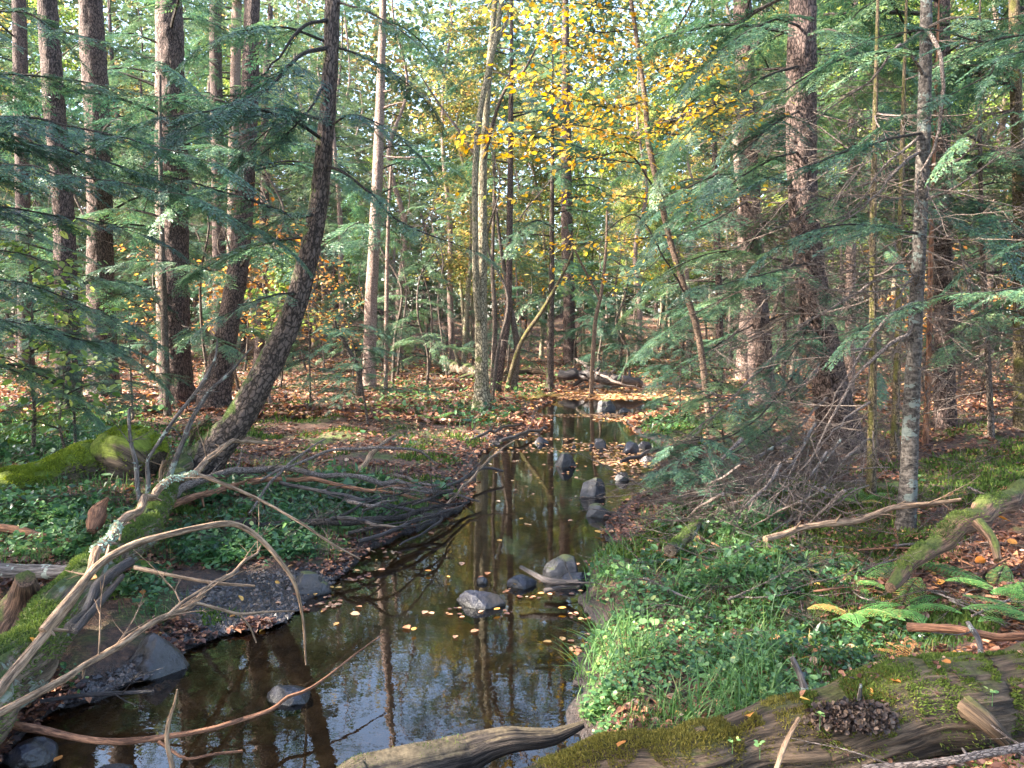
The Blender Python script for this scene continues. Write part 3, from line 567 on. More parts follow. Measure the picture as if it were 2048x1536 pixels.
# boughs on the left
for i, (key, pts, r0, dens, size) in enumerate([
    ('XL', [(-150, 230, 5.2), (0, 235, 5.1), (130, 250, 5.0), (280, 285, 4.9), (420, 325, 4.8)], .014, 11, 1.0),
    ('XL', [(-150, 60, 5.3), (0, 25, 5.2), (110, 60, 5.1), (230, 90, 5.0), (330, 130, 4.9)], .012, 9, .9),
    ('XL', [(-150, 330, 5.0), (0, 330, 4.8), (120, 350, 4.7), (260, 370, 4.6), (380, 395, 4.5)], .013, 11, .95),
    ('XL', [(-150, 480, 5.2), (0, 500, 5.4), (120, 540, 5.5), (230, 560, 5.6)], .010, 9, .8),
    ('XL', [(-150, 600, 5.2), (0, 640, 5.4), (110, 670, 5.6), (230, 690, 5.8)], .010, 10, .9),
    ('XL', [(-150, 700, 5.0), (-20, 730, 5.2), (70, 770, 5.4), (140, 790, 5.5)], .009, 10, .8),
    ('L7', [(650, 95, 7.1), (600, 110, 6.8), (540, 175, 6.4), (470, 205, 6.2), (400, 225, 6.0), (300, 240, 5.8)], .020, 9, 1.1),
    ('L7', [(640, 430, 7.1), (590, 432, 6.8), (520, 405, 6.4), (450, 385, 6.2), (370, 360, 6.0), (300, 350, 5.8)], .017, 10, 1.0),
    ('L7', [(655, 160, 7.1), (610, 230, 6.8), (560, 280, 6.6), (500, 320, 6.4)], .012, 9, .8),
    ('L7', [(650, 330, 7.2), (690, 345, 7.0), (740, 385, 6.8), (790, 435, 6.7), (860, 470, 6.6), (950, 500, 6.5)], .014, 8, .75),
    ('L7', [(665, 10, 7.2), (740, 25, 7.0), (800, 60, 6.9), (860, 110, 6.8)], .011, 8, .7),
    ('L7', [(600, 590, 7.1), (550, 590, 6.7), (490, 610, 6.4), (430, 640, 6.2)], .011, 10, .7),
    ('L7', [(662, 90, 7.2), (720, 110, 7.2), (790, 150, 7.2), (850, 200, 7.3)], .011, 9, .9),
    ('L6', [(475, 560, 12), (420, 540, 11.5), (330, 520, 11), (230, 530, 10.5)], .018, 7, 1.4),
    ('L4', [(350, 590, 12.8), (290, 575, 12.2), (200, 560, 11.6), (120, 570, 11)], .018, 7, 1.4),
    ('L4', [(350, 650, 12.8), (400, 665, 12.2), (450, 690, 11.6)], .014, 7, 1.2),
    ('XL', [(-150, 260, 5.6), (60, 290, 5.7), (200, 320, 5.8), (330, 370, 5.9), (450, 430, 6.0), (540, 470, 6.1)], .014, 11, 1.1),
    ('XL', [(-150, 150, 5.9), (60, 150, 6.0), (200, 170, 6.1), (340, 200, 6.2)], .013, 10, 1.1),
    ('XL', [(-150, 380, 5.9), (40, 420, 6.0), (180, 440, 6.1), (290, 470, 6.2)], .013, 10, 1.0),
    ('XL', [(-150, 560, 6.0), (0, 560, 6.1), (140, 600, 6.3), (260, 650, 6.4)], .012, 10, 1.0),
    ('L7', [(652, 250, 7.1), (700, 230, 7.0), (760, 250, 6.9), (830, 300, 6.9)], .011, 9, .9),
    ('L7', [(640, 480, 7.1), (560, 480, 7.4), (480, 500, 7.6), (400, 540, 7.8)], .012, 9, 1.0),
    ('XT', [(-80, 640, 7.6), (40, 640, 7.6), (130, 670, 7.7), (230, 700, 7.8), (300, 745, 7.9)], .012, 10, 1.1),
    ('XT', [(-80, 720, 7.6), (30, 730, 7.4), (110, 770, 7.3), (170, 820, 7.2)], .012, 10, 1.0),
]): add_limb(key, pts, r0, dens, size, seed=200 + i, start=.2)
# boughs on the right
for i, (key, pts, r0, dens, size) in enumerate([
    ('XR', [(2200, 20, 4.6), (2048, 70, 4.5), (1960, 85, 4.5), (1870, 60, 4.5), (1770, 70, 4.5), (1680, 110, 4.6)], .013, 8, .8),
    ('XR', [(2200, 90, 4.4), (2048, 105, 4.3), (1980, 150, 4.3), (1900, 190, 4.3), (1810, 230, 4.4)], .011, 8, .8),
    ('XR', [(2200, 520, 4.6), (2080, 570, 4.4), (1990, 585, 4.3), (1900, 590, 4.3), (1800, 620, 4.3), (1730, 655, 4.3)], .010, 11, .75),
    ('XR', [(2200, 180, 4.4), (2090, 220, 4.2), (2000, 230, 4.1), (1930, 275, 4.1)], .009, 8, .7),
    ('XR', [(2200, 520, 5.4), (2090, 480, 5.5), (2020, 500, 5.6), (1950, 530, 5.7)], .009, 9, .8),
    ('R3', [(1846, 70, 5.2), (1790, 100, 5.0), (1700, 110, 4.8), (1600, 160, 4.7), (1500, 230, 4.7)], .012, 8, .9),
    ('R3', [(1842, 250, 5.2), (1780, 280, 5.0), (1700, 300, 4.8), (1620, 330, 4.7), (1540, 350, 4.7)], .010, 8, .8),
    ('R3', [(1836, 480, 5.2), (1780, 455, 5.0), (1700, 450, 4.8), (1620, 465, 4.7), (1560, 490, 4.7)], .010, 11, .75),
    ('R3', [(1850, 50, 5.2), (1900, 35, 5.0), (1980, 40, 4.8), (2060, 30, 4.7)], .010, 8, .8),
    ('R2', [(1600, 120, 8.5), (1540, 150, 8.0), (1450, 210, 7.6), (1380, 260, 7.4), (1330, 330, 7.3)], .016, 9, 1.1),
    ('R2', [(1604, 300, 8.5), (1540, 320, 8.0), (1460, 370, 7.6), (1390, 400, 7.4), (1340, 440, 7.3)], .014, 9, 1.0),
    ('R2', [(1606, 40, 8.5), (1550, 40, 8.0), (1470, 80, 7.6), (1400, 140, 7.4)], .014, 9, 1.1),
    ('R2', [(1620, 520, 8.5), (1560, 540, 7.8), (1480, 560, 7.3), (1400, 575, 7.0)], .013, 9, .9),
    ('R2', [(1600, 60, 8.5), (1660, 60, 8.2), (1740, 90, 8.0), (1820, 150, 7.8)], .013, 9, 1.1),
    ('R2', [(1650, 680, 8.5), (1580, 760, 8.0), (1500, 850, 7.4), (1400, 890, 7.0), (1330, 870, 6.8)], .013, 8, .7),
    ('R2', [(1650, 700, 8.5), (1560, 830, 7.8), (1480, 900, 7.0), (1400, 930, 6.4), (1340, 950, 6.2)], .012, 9, .7),
    ('R2', [(1620, 560, 8.5), (1680, 600, 7.9), (1720, 660, 7.5), (1750, 740, 7.2)], .012, 9, .9),
    ('R2', [(1640, 620, 8.5), (1600, 680, 7.8), (1560, 740, 7.3), (1500, 780, 7.0)], .012, 9, .9),
    ('R2', [(1604, 380, 8.5), (1660, 400, 7.9), (1720, 440, 7.5), (1780, 500, 7.2)], .012, 9, 1.0),
    ('R2', [(1602, 220, 8.5), (1560, 240, 7.8), (1500, 290, 7.3), (1440, 350, 7.0)], .013, 9, 1.1),
    ('R1', [(1505, 560, 13.4), (1440, 600, 12.6), (1370, 640, 12), (1310, 680, 11.5)], .016, 8, 1.3),
    ('R1', [(1510, 640, 13.4), (1450, 680, 12.6), (1390, 720, 12), (1330, 750, 11.6)], .016, 8, 1.2),
    ('R1', [(1498, 400, 13.4), (1430, 440, 12.6), (1360, 470, 12), (1290, 520, 11.6)], .016, 7, 1.3),
    ('R6', [(2040, 300, 9.4), (1990, 300, 9), (1930, 330, 8.6), (1880, 380, 8.3)], .013, 8, 1.),
    ('R6', [(2040, 620, 9.4), (1990, 620, 9), (1940, 650, 8.6), (1900, 690, 8.3)], .012, 8, 1.),
]): add_limb(key, pts, r0, dens, size, seed=300 + i, start=.2)
def auto_boughs(key, n, z0, z1, l0, l1, seed, az=None, size=1.1):
    root, base, loc = TREES[key]; g = np.random.default_rng(seed)
    for i in range(n):
        z = g.uniform(z0, z1) - base[2]; c = np.array([np.interp(z, loc[:, 2], loc[:, k]) for k in (0, 1)] + [z]); a = g.uniform(0, 6.3) if az is None else g.normal(*az); l = g.uniform(l0, l1); d = np.array([math.cos(a), math.sin(a), g.normal(.05, .15)])
        mb = MB(); limb_mesh(mb, [c, c + d * l * .35 + [0, 0, .06 * l], c + d * l * .7, c + d * l - [0, 0, .18 * l]], .011 * l, SP0 if base[1] < 9 else SP1, 9 if base[1] < 9 else 6, size, .2, seed * 17 + i); mb.build('limb', [M_hem, M_twigd], root, smooth=False)
for k_, a_ in (('L1', (5, 2.5, 7, 1.5, 2.6, 1)), ('L2', (8, 1.8, 6, 1.2, 2.4, 2)), ('L3', (8, 2, 6.5, 1.4, 2.6, 3)), ('L4', (8, 2, 6.5, 1.4, 2.6, 4)), ('L6', (8, 2, 6.5, 1.2, 2.4, 5)), ('L5', (6, 2.5, 7, 1.4, 2.4, 6)), ('L7', (4, 2.8, 5, .8, 1.5, 7)), ('C1', (8, 3, 6, .9, 1.8, 8)), ('C3', (6, 2.4, 6, .8, 1.5, 9)), ('C4', (5, 2, 4.5, .8, 1.3, 10)), ('R1', (10, 1.6, 6, 1.2, 2.4, 11)), ('R2', (8, 2.2, 5, 1.2, 2.2, 12)),
               ('R3b', (8, 1.8, 5, 1., 2.0, 13)), ('R6', (7, 1.6, 5, 1., 1.8, 14)), ('R9', (8, 1.6, 5, 1., 2.0, 15)), ('R10', (7, 1.8, 6, 1.2, 2.2, 16)), ('R8', (5, 1.6, 4, .8, 1.4, 18))): auto_boughs(k_, *a_[:5], 700 + a_[5])
# bare limbs on the right
for i, (key, pts, r0) in enumerate([
    ('R3', [(1856, 60, 5.2), (1872, 90, 5.1), (1885, 150, 5.0), (1880, 260, 5.0), (1850, 330, 5.0), (1832, 370, 5.0), (1845, 430, 4.9), (1880, 465, 4.9), (1915, 485, 4.8), (1930, 560, 4.8)], .012),
    ('R3', [(1830, 650, 5.2), (1780, 690, 5.1), (1720, 740, 5.0), (1690, 790, 5.0), (1655, 850, 5.0), (1620, 920, 5.0), (1560, 985, 5.0)], .014),
    ('R3', [(1832, 600, 5.2), (1770, 640, 5.1), (1690, 760, 5.0), (1640, 850, 5.0), (1600, 900, 5.0)], .010),
    ('R3', [(1840, 300, 5.2), (1790, 340, 5.0), (1740, 400, 4.9), (1660, 460, 4.8), (1600, 520, 4.8)], .010),
    ('R3', [(1840, 255, 5.2), (1770, 330, 5.0), (1720, 400, 4.9), (1640, 500, 4.8)], .009),
    ('R3', [(1846, 150, 5.2), (1800, 90, 5.0), (1740, 160, 4.9), (1640, 230, 4.8), (1520, 300, 4.8)], .009),
    ('R3', [(1852, 320, 5.2), (1900, 325, 5.1), (1940, 300, 5.0), (1955, 265, 5.0)], .011),
    ('R3', [(1850, 420, 5.2), (1920, 370, 5.0), (2000, 310, 4.9), (2080, 270, 4.8)], .009),
    ('R2', [(1640, 620, 8.5), (1560, 700, 8.0), (1460, 800, 7.5), (1380, 880, 7.2), (1340, 950, 7.0)], .018),
    ('R2', [(1655, 720, 8.5), (1600, 770, 8.0), (1480, 790, 7.6), (1340, 785, 7.4)], .016),
    ('R2', [(1660, 780, 8.5), (1600, 850, 7.8), (1520, 930, 7.0), (1440, 1000, 6.4)], .016),
    ('R2', [(1610, 480, 8.5), (1560, 560, 8.0), (1500, 640, 7.6), (1430, 700, 7.4)], .014),
    ('R4', [(1744, 800, 6.2), (1700, 830, 6.0), (1660, 870, 5.8), (1610, 930, 5.7)], .010),
    ('R4', [(1745, 690, 6.2), (1700, 700, 6.0), (1640, 740, 5.8), (1580, 800, 5.7)], .010),
    ('R4', [(1746, 560, 6.2), (1690, 600, 6.0), (1600, 650, 5.8), (1500, 680, 5.7)], .010),
]): add_limb(key, pts, r0, 14, .9, seed=400 + i, bare_=True)
for i, (key, pts, r0) in enumerate([
    ('L7', [(655, 30, 7.1), (600, 60, 6.9), (545, 130, 6.7), (480, 190, 6.6)], .018),
    ('C1', [(762, 215, 17), (790, 208, 16.8), (812, 203, 16.6)], .03),
    ('C1', [(762, 188, 17), (785, 180, 16.8)], .03),
    ('C1', [(748, 450, 17), (730, 452, 16.8), (712, 455, 16.7)], .025),
    ('C1', [(752, 312, 17), (800, 315, 16.8), (870, 313, 16.6)], .02),
    ('C5', [(1320, 390, 10.5), (1260, 310, 10.3), (1180, 320, 10.1), (1080, 350, 10), (980, 375, 9.9)], .012),
    ('C5', [(1375, 600, 10.5), (1330, 520, 10.3), (1270, 430, 10.2), (1190, 480, 10), (1110, 520, 9.9)], .012),
]): add_limb(key, pts, r0, 7, .8, seed=450 + i, bare_=True, mats=M_twigd if i in (0, 5, 6) else M_barkp)

# ---------------------------------------------------------------- yellow leaves of the birch: leafy twigs
def leafy(mb, path, g, n, spread, size, mat=0, lm=0.0, flat=.35):
    p = spline(path, .05); L = len(p); T = np.gradient(p, axis=0)
    s = np.linspace(0, 1, L); tube(mb, np.column_stack([p, .007 * (1.1 - s) + .0008]), 4, mat=1, cap=False)
    k = g.integers(int(L * .15), L, n); t = T[k] / np.linalg.norm(T[k], axis=1)[:, None]; off = g.normal(0, 1, (n, 3)) * np.array([1, 1, .30]) * spread
    pos = p[k] + off; yaw = np.arctan2(off[:, 1] + t[:, 1] * .1, off[:, 0] + t[:, 0] * .1) + g.normal(0, .5, n)
    scatter(mb, LEAF * np.array([1, 1.05, 1]), LF, pos, rotm(yaw, g.normal(-.35, .35, n), g.normal(0, .45, n)), size * g.uniform(.45, 1.2, n), np.clip(g.normal(.5 + lm, .33, n), 0, 1), mat)
    for q in range(0, n, 2):   # short twiglets carrying the leaves
        tube(mb, [(*p[k[q]], .002), (*pos[q], .001)], 3, mat=1, cap=False)
root, base, loc = TREES['C5']; g = np.random.default_rng(5)
for i, (pts, n, sprd, sz) in enumerate([
    ([(1295, 200, 10.4), (1230, 215, 9.6), (1150, 200, 8.9), (1060, 160, 8.4), (1045, 170, 8.2)], 230, .22, .11),
    ([(1290, 290, 10.4), (1220, 265, 9.6), (1140, 250, 8.9), (1060, 265, 8.4), (930, 270, 8.2)], 210, .17, .11),
    ([(1300, 330, 10.4), (1220, 320, 9.6), (1120, 310, 8.9), (1010, 290, 8.4), (940, 285, 8.2)], 130, .16, .105),
    ([(1280, 120, 10.4), (1210, 120, 9.6), (1130, 90, 9.0), (1040, 40, 8.6)], 220, .26, .10),
    ([(1285, 150, 10.4), (1340, 130, 9.8), (1400, 120, 9.4), (1440, 130, 9.2)], 90, .16, .10),
    ([(1300, 270, 10.4), (1350, 240, 9.2), (1410, 215, 7.8), (1480, 200, 7.0)], 190, .15, .085),
    ([(1320, 400, 10.4), (1200, 390, 9.6), (1060, 400, 9.0), (900, 380, 8.6)], 60, .18, .10),
    ([(1335, 470, 10.4), (1250, 480, 9.8), (1140, 490, 9.2), (1080, 500, 9)], 70, .18, .095),
    ([(1320, 420, 10.4), (1380, 400, 9.9), (1430, 390, 9.6), (1480, 380, 9.5)], 90, .22, .095),
    ([(1265, 20, 10.4), (1190, 10, 9.8), (1100, 5, 9.3), (1010, 0, 9)], 130, .25, .10),
    ([(1300, 260, 10.4), (1360, 270, 9.0), (1420, 250, 7.8), (1500, 225, 7.0)], 150, .17, .085),
    ([(1290, 180, 10.4), (1350, 150, 9.0), (1400, 130, 7.8), (1430, 150, 7.2)], 120, .15, .085),
    ([(1340, 490, 10.4), (1290, 540, 10), (1200, 560, 9.5), (1080, 560, 9.2)], 50, .2, .09),
    ([(1270, 60, 10.4), (1180, 50, 9.8), (1230, -120, 9.3), (1150, -300, 9)], 260, .4, .10),
]):
    q = np.array([P(u, v, y) for u, v, y in pts]) - base; mb = MB(); leafy(mb, q, g, int(n * 1.5), sprd * 1.12, sz * .76); mb.build('leafy_branch', [M_yel, M_twigd], root, smooth=False)
# leafy saplings
def leafy_sapling(name, label, u, v, Y, h, n, size, mat, seed, group=None, spread=.3, bark=None):
    g = np.random.default_rng(seed); b = P(u, v, Y); b[2] = HT(b[0], b[1]) - .03; root = empty(name, b, label, 'tree', group); mb = MB()
    p = [(0, 0, 0, .012 + h * .004)]; q = np.zeros(3)
    for k in range(5): q = q + np.array([*g.normal(0, .05 * h / 3, 2), h / 5]); p.append((*q, (.012 + h * .004) * (1 - (k + 1) / 5.3)))
    p = np.array(p); tube(mb, spline(p, .1), 8, 0); mb.build('trunk', bark or M_thin, root); mb = MB()
    for k in range(8):
        z = h * (.35 + .62 * k / 8); a = g.uniform(0, 6.3); r = (.25 + .22 * h * (1 - k / 10)) * g.uniform(.7, 1.2); c = np.array([np.interp(z, p[:, 2], p[:, 0]), np.interp(z, p[:, 2], p[:, 1]), z])
        leafy(mb, [c, c + np.array([math.cos(a) * r * .5, math.sin(a) * r * .5, r * .2]), c + np.array([math.cos(a) * r, math.sin(a) * r, r * .22])], g, n // 8, spread * r, size)
    mb.build('crown', [mat, M_twigd], root, smooth=False); return root
leafy_sapling('maple_sapling', 'small sapling with yellow green leaves lit at the left edge', 60, 790, 8, 2.6, 420, .10, M_grn, 1)
leafy_sapling('maple_sapling', 'low leafy sapling with lime leaves in front of the leftmost big trunk', 130, 890, 7.2, 1.35, 240, .09, M_grn, 2)
leafy_sapling('maple_sapling', 'sunlit yellow green sapling seen between shaggy trunk and leaning tree', 560, 740, 17, 3.4, 900, .13, M_grn, 3)

# ---------------------------------------------------------------- background forest (copies of a few trees)
def proto(kind, seed):
    g = np.random.default_rng(seed); root = empty({'hem': 'hemlock_tree', 'dead': 'hemlock_tree', 'dec': 'maple_tree', 'sap': 'hemlock_sapling', 'pole': 'dead_sapling', 'beech': 'beech_sapling'}[kind])
    h = {'hem': 17, 'dead': 17, 'dec': 15, 'sap': 4.5, 'pole': 7, 'beech': 3.2}[kind] * g.uniform(.85, 1.15); r = {'hem': .16, 'dead': .15, 'dec': .12, 'sap': .035, 'pole': .04, 'beech': .025}[kind] * g.uniform(.8, 1.25)
    p = np.array([(g.normal(0, .10) * k, g.normal(0, .10) * k, h * k / 6 - .1, r * (1 - k / 6.3)) for k in range(7)]); p[0, :2] = 0
    mb = MB(); tube(mb, spline(p, .25 if h > 6 else .12), 12, .1, flare=.3, seed=seed); bk = {'hem': M_bark, 'dead': M_barkp, 'dec': M_barkg, 'sap': M_thin, 'pole': M_thin, 'beech': M_twig}[kind]; mb.build('trunk', bk, root)
    mb = MB()
    if kind == 'hem': crown_mesh(mb, p, 2.6, h, 62, TL2, 2.8, seed)
    if kind == 'dead': crown_mesh(mb, p, 5.5, h, 48, TL2, 2.5, seed)
    if kind == 'sap': crown_mesh(mb, p, .5, h, 34, TL1, 1.25, seed)
    if kind == 'dec':
        for k in range(34):
            z = h * (.22 + .75 * k / 34); a = g.uniform(0, 6.3); q = 2.6 * (1 - .5 * k / 34) * g.uniform(.6, 1.1); c = np.array([np.interp(z, p[:, 2], p[:, 0]), np.interp(z, p[:, 2], p[:, 1]), z])
            leafy(mb, [c, c + np.array([math.cos(a) * q * .5, math.sin(a) * q * .5, q * .25]), c + np.array([math.cos(a) * q, math.sin(a) * q, q * .3])], g, 260, .38, .15)
    if kind == 'beech':
        for k in range(12):
            z = h * (.3 + .65 * k / 12); a = g.uniform(0, 6.3); q = 1.1 * g.uniform(.5, 1.1); c = np.array([p[2, 0], p[2, 1], z])
            leafy(mb, [c, c + np.array([math.cos(a) * q * .5, math.sin(a) * q * .5, q * .2]), c + np.array([math.cos(a) * q, math.sin(a) * q, q * .2])], g, 26, .2, .11)
    if kind != 'pole':
        fm = {'hem': M_hem_far, 'dead': M_hem_far, 'sap': M_hem, 'dec': M_grn if seed % 2 else M_yg, 'beech': M_org}[kind]; mb.build('crown', [fm, M_twigd], root, smooth=False)
    mb = MB()
    if kind in ('hem', 'dead', 'pole'):
        dead_limbs(mb, p, .8, h * .35 if kind != 'pole' else h * .9, {'hem': 14, 'dead': 34, 'pole': 40}[kind], seed, 1.1 if kind != 'pole' else .6); mb.build('dead_branches', M_twig, root)
    return root
PR = {'hem': [proto('hem', s) for s in (1, 2, 3)], 'dead': [proto('dead', s) for s in (4, 5)], 'dec': [proto('dec', s) for s in (6, 7, 9)], 'beech': [proto('beech', s) for s in (15, 16)], 'sap': [proto('sap', s) for s in (10, 11, 12)], 'pole': [proto('pole', s) for s in (13, 14, 17)]}
BGL = {'hem': ('tall green hemlock among the crowded forest behind the stream', 'hemlocks crowding the forest behind'),
       'dead': ('pale barked tall conifer with dead lower twigs in the forest behind', 'pale barked conifers in the forest behind'),
       'dec': ('leafy yellow or green broadleaf tree glowing among the background conifers', 'broadleaf trees in the forest behind'),
       'beech': ('low sapling holding a few orange leaves among the trunks behind', 'orange leaved saplings behind'),
       'sap': ('small bushy young hemlock on the forest floor under the tall trees', 'young hemlocks under the tall trees'),
       'pole': ('thin dark leafless young stem in the distant undergrowth', 'thin leafless stems in the undergrowth')}
used = set(); placed = [t[1][:2] for t in TREES.values()]
NEAR = {'L1': 'the top left slim grey trunk', 'L2': 'the leftmost big trunk', 'L3': 'the second big trunk from the left', 'L4': 'the thick shaggy trunk', 'L6': 'the curved brown trunk', 'L7': 'the leaning tree', 'C1': 'the sunlit pinkish trunk', 'C2': 'the twin stemmed tree', 'C3': 'the clump of bent stems', 'C4': 'the short dark trunk at the bend', 'C7': 'the broad shaded trunk', 'C5': 'the yellow leaved birch', 'R1': 'the shaggy red brown trunk', 'R2': 'the biggest right trunk', 'R4': 'the thin golden stem', 'R3': 'the slim grey trunk', 'R8': 'the twiggy stem at right', 'R6': 'the right edge trunk'}
KIND = {'hem': ('tall green hemlock', 'tall hemlock'), 'dead': ('pale barked conifer', 'pale conifer'), 'dec': ('leafy broadleaf tree', 'yellow green broadleaf'), 'sap': ('bushy young hemlock', 'young hemlock'), 'pole': ('thin leafless stem', 'leafless stem'), 'beech': ('orange leaved sapling', 'orange sapling')}
def px_u(p): return 1024 + FPX * p[0] / max(p[1], .1)
def where(kind, x, y):
    u = px_u((x, y))
    if y < 1 or abs(u - 1024) > 1100: return KIND[kind][0] + ' standing outside the picture and shading the stream'
    k = min(NEAR, key=lambda q: abs(px_u(TREES[q][1]) - u)); side = 'left' if u < px_u(TREES[k][1]) else 'right'
    dist = 'close behind' if y < 20 else 'some way back' if y < 34 else 'far back' if y < 48 else 'farthest back'
    return f'{KIND[kind][0]} {dist}, {side} of {NEAR[k]}'
def place(kind, x, y, s=1.):
    if kind in ('hem', 'dead', 'dec') and 0 < y < 60 and abs(x - .02 * y) < .17 * y + 1.5:
        s *= .66
        if kind == 'hem' and rng.random() < .6: kind = 'dead' if rng.random() < .6 else 'dec'
    k = int(rng.integers(len(PR[kind]))); src = PR[kind][k]
    if (kind, k) in used: o = copy_tree(src)
    else: o = src; used.add((kind, k))
    o.location = (x, y, HT(x, y)); o.rotation_euler = (rng.normal(0, .02), rng.normal(0, .02), rng.uniform(0, 6.28)); o.scale = (s, s, s); tag(o, where(kind, x, y), 'tree', BGL[kind][1])
def fill(n, y0, y1, kinds, probs, mind, halfw=.78, extra=3., smin=.8, smax=1.2):
    c = 0; tries = 0
    while c < n and tries < n * 40:
        tries += 1; y = math.sqrt(rng.uniform(y0 ** 2, y1 ** 2)); x = rng.uniform(-1, 1) * (y * halfw + extra)
        if sdist(np.array([x]), np.array([y]))[0] < .8: continue
        if kinds[0] == 'hem' and 11 < y + .17 * x < 22 and -26 < x < -1 + .05 * y: continue
        if min([math.hypot(x - p[0], y - p[1]) for p in placed] + [99]) < mind: continue
        placed.append((x, y)); place(kinds[rng.choice(len(kinds), p=probs)], x, y, rng.uniform(smin, smax)); c += 1
fill(60, 18, 36, ['hem', 'dead', 'dec'], [.44, .32, .24], 1.7)
fill(112, 34, 62, ['hem', 'dead', 'dec'], [.46, .26, .28], 1.6)
fill(16, 13, 30, ['beech'], [1.], 1.2, .7, 1)
fill(60, 12, 32, ['sap'], [1.], 1.0, .7, 1)
fill(110, 14, 40, ['pole'], [1.], .5, .7, 1)
# trees left of the frame that shade the foreground, and behind the camera
for x, y in ((-9.5, 5.4), (-7.4, 1.0), (-12.5, 6.6), (-10.5, 2.0), (-9, 3.2), (-11, -1), (-8.6, 7.5), (-13, 4), (-14, 9), (-16, -3), (7.5, 2), (8, 7), (9.5, 11), (-10, -5), (3, -5), (-4, -4)):
    place('hem' if rng.random() < .7 else 'dead', x, y, rng.uniform(.9, 1.15)); placed.append((x, y))

# far wood closing the view
def far_wood():
    mb = MB(); N = 210000; a = rng.uniform(-.85, .85, N); rr = rng.uniform(62, 88, N)
    x = np.sin(a) * rr; y = np.cos(a) * rr; z = rng.uniform(0, 1, N) ** 1.05 * 30; keep = vn(x * .35, y * .35, z * .35) + .25 * vn(x, y, z) + 1.4 - z * .036 > 0
    x, y, z = x[keep], y[keep], z[keep]; n = len(x)
    scatter(mb, LEAF, LF, np.stack([x, y, z + 1.2], -1), rotm(rng.uniform(0, 6.3, n), rng.normal(0, .5, n), rng.normal(0, .6, n)), rng.uniform(.3, .7, n), np.clip(rng.normal(.5, .25, n) + .3 * vn(x * .2, y * .2, z * .2), 0, 1))
    tag(mb.build('far_wood', [leafmat('far wood leaves', [(0, (.045, .075, .045)), (.5, (.10, .135, .07)), (.8, (.24, .22, .10)), (1, (.38, .24, .12))], .5, .6, .2, 0)], smooth=False), 'hazy mass of green and yellow woodland closing the view far behind', 'woodland', kind='stuff')
far_wood()

# ---------------------------------------------------------------- rocks
def rock(u, v, w_, h_, label, mat=None, z=0., seed=0, sq=.75, group=None, rot=None, name='rock'):
    """u, v: middle of the waterline in the photo; w_, h_: size in photo pixels"""
    p = Wz(u, v, z); Y = p[1]; rx = w_ / 2 * Y / FPX; rz = h_ * Y / FPX * 1.0; n = 34; g = np.random.default_rng(seed + 900); t = np.linspace(-1, 1, n)
    a, b = np.meshgrid(t, t); o = np.ones_like(a); fs = [np.stack(q, -1).reshape(-1, 3) for q in ((a, b, o), (b, a, -o), (o, a, b), (-o, b, a), (b, o, a), (a, -o, b))]
    V = np.concatenate(fs); F = []
    i = np.arange(n - 1)[:, None] * n; j = np.arange(n - 1)[None]; f = np.stack([i + j, i + j + 1, i + n + j + 1, i + n + j], -1).reshape(-1, 4)
    F = np.concatenate([f + k * n * n for k in range(6)]); _, idx, inv = np.unique(np.round(V, 5), axis=0, return_index=True, return_inverse=True); V = V[idx]; F = inv.ravel()[F]
    S_ = V / np.linalg.norm(V, axis=1)[:, None]; V = S_ * (1 + .0) * (np.abs(V).max(1) ** 0)[:, None]
    s = seed * 7.1
    d = 1 + .24 * vn(S_[:, 0] * 1.3 + s, S_[:, 1] * 1.3, S_[:, 2] * 1.3) + .10 * vn(S_[:, 0] * 3 + s, S_[:, 1] * 3, S_[:, 2] * 3) + .04 * vn(S_[:, 0] * 8 + s, S_[:, 1] * 8, S_[:, 2] * 8) + .022 * vn(S_[:, 0] * 21 + s, S_[:, 1] * 21, S_[:, 2] * 21)
    V = V * d[:, None]
    for k in range(9):   # chipped facets
        nrm = g.normal(0, 1, 3); nrm[2] = abs(nrm[2]) * .6; nrm /= np.linalg.norm(nrm); c = g.uniform(.62, .92); dd = V @ nrm; V = V - nrm * np.maximum(dd - c, 0)[:, None] * .85
    V = V * np.array([rx, rx * .72, rz * 1.05]); V[:, 2] -= rz * .05; ang = g.uniform(-.4, .4) if rot is None else rot; V = V @ rotm(ang)[0].T
    F = F[:, ::1]; mb = MB(); mb.add(V, F); o = mb.build(name, mat or M_rock); o.location = (p[0], p[1] + rx * .45, z); return tag(o, label, 'rock', group)
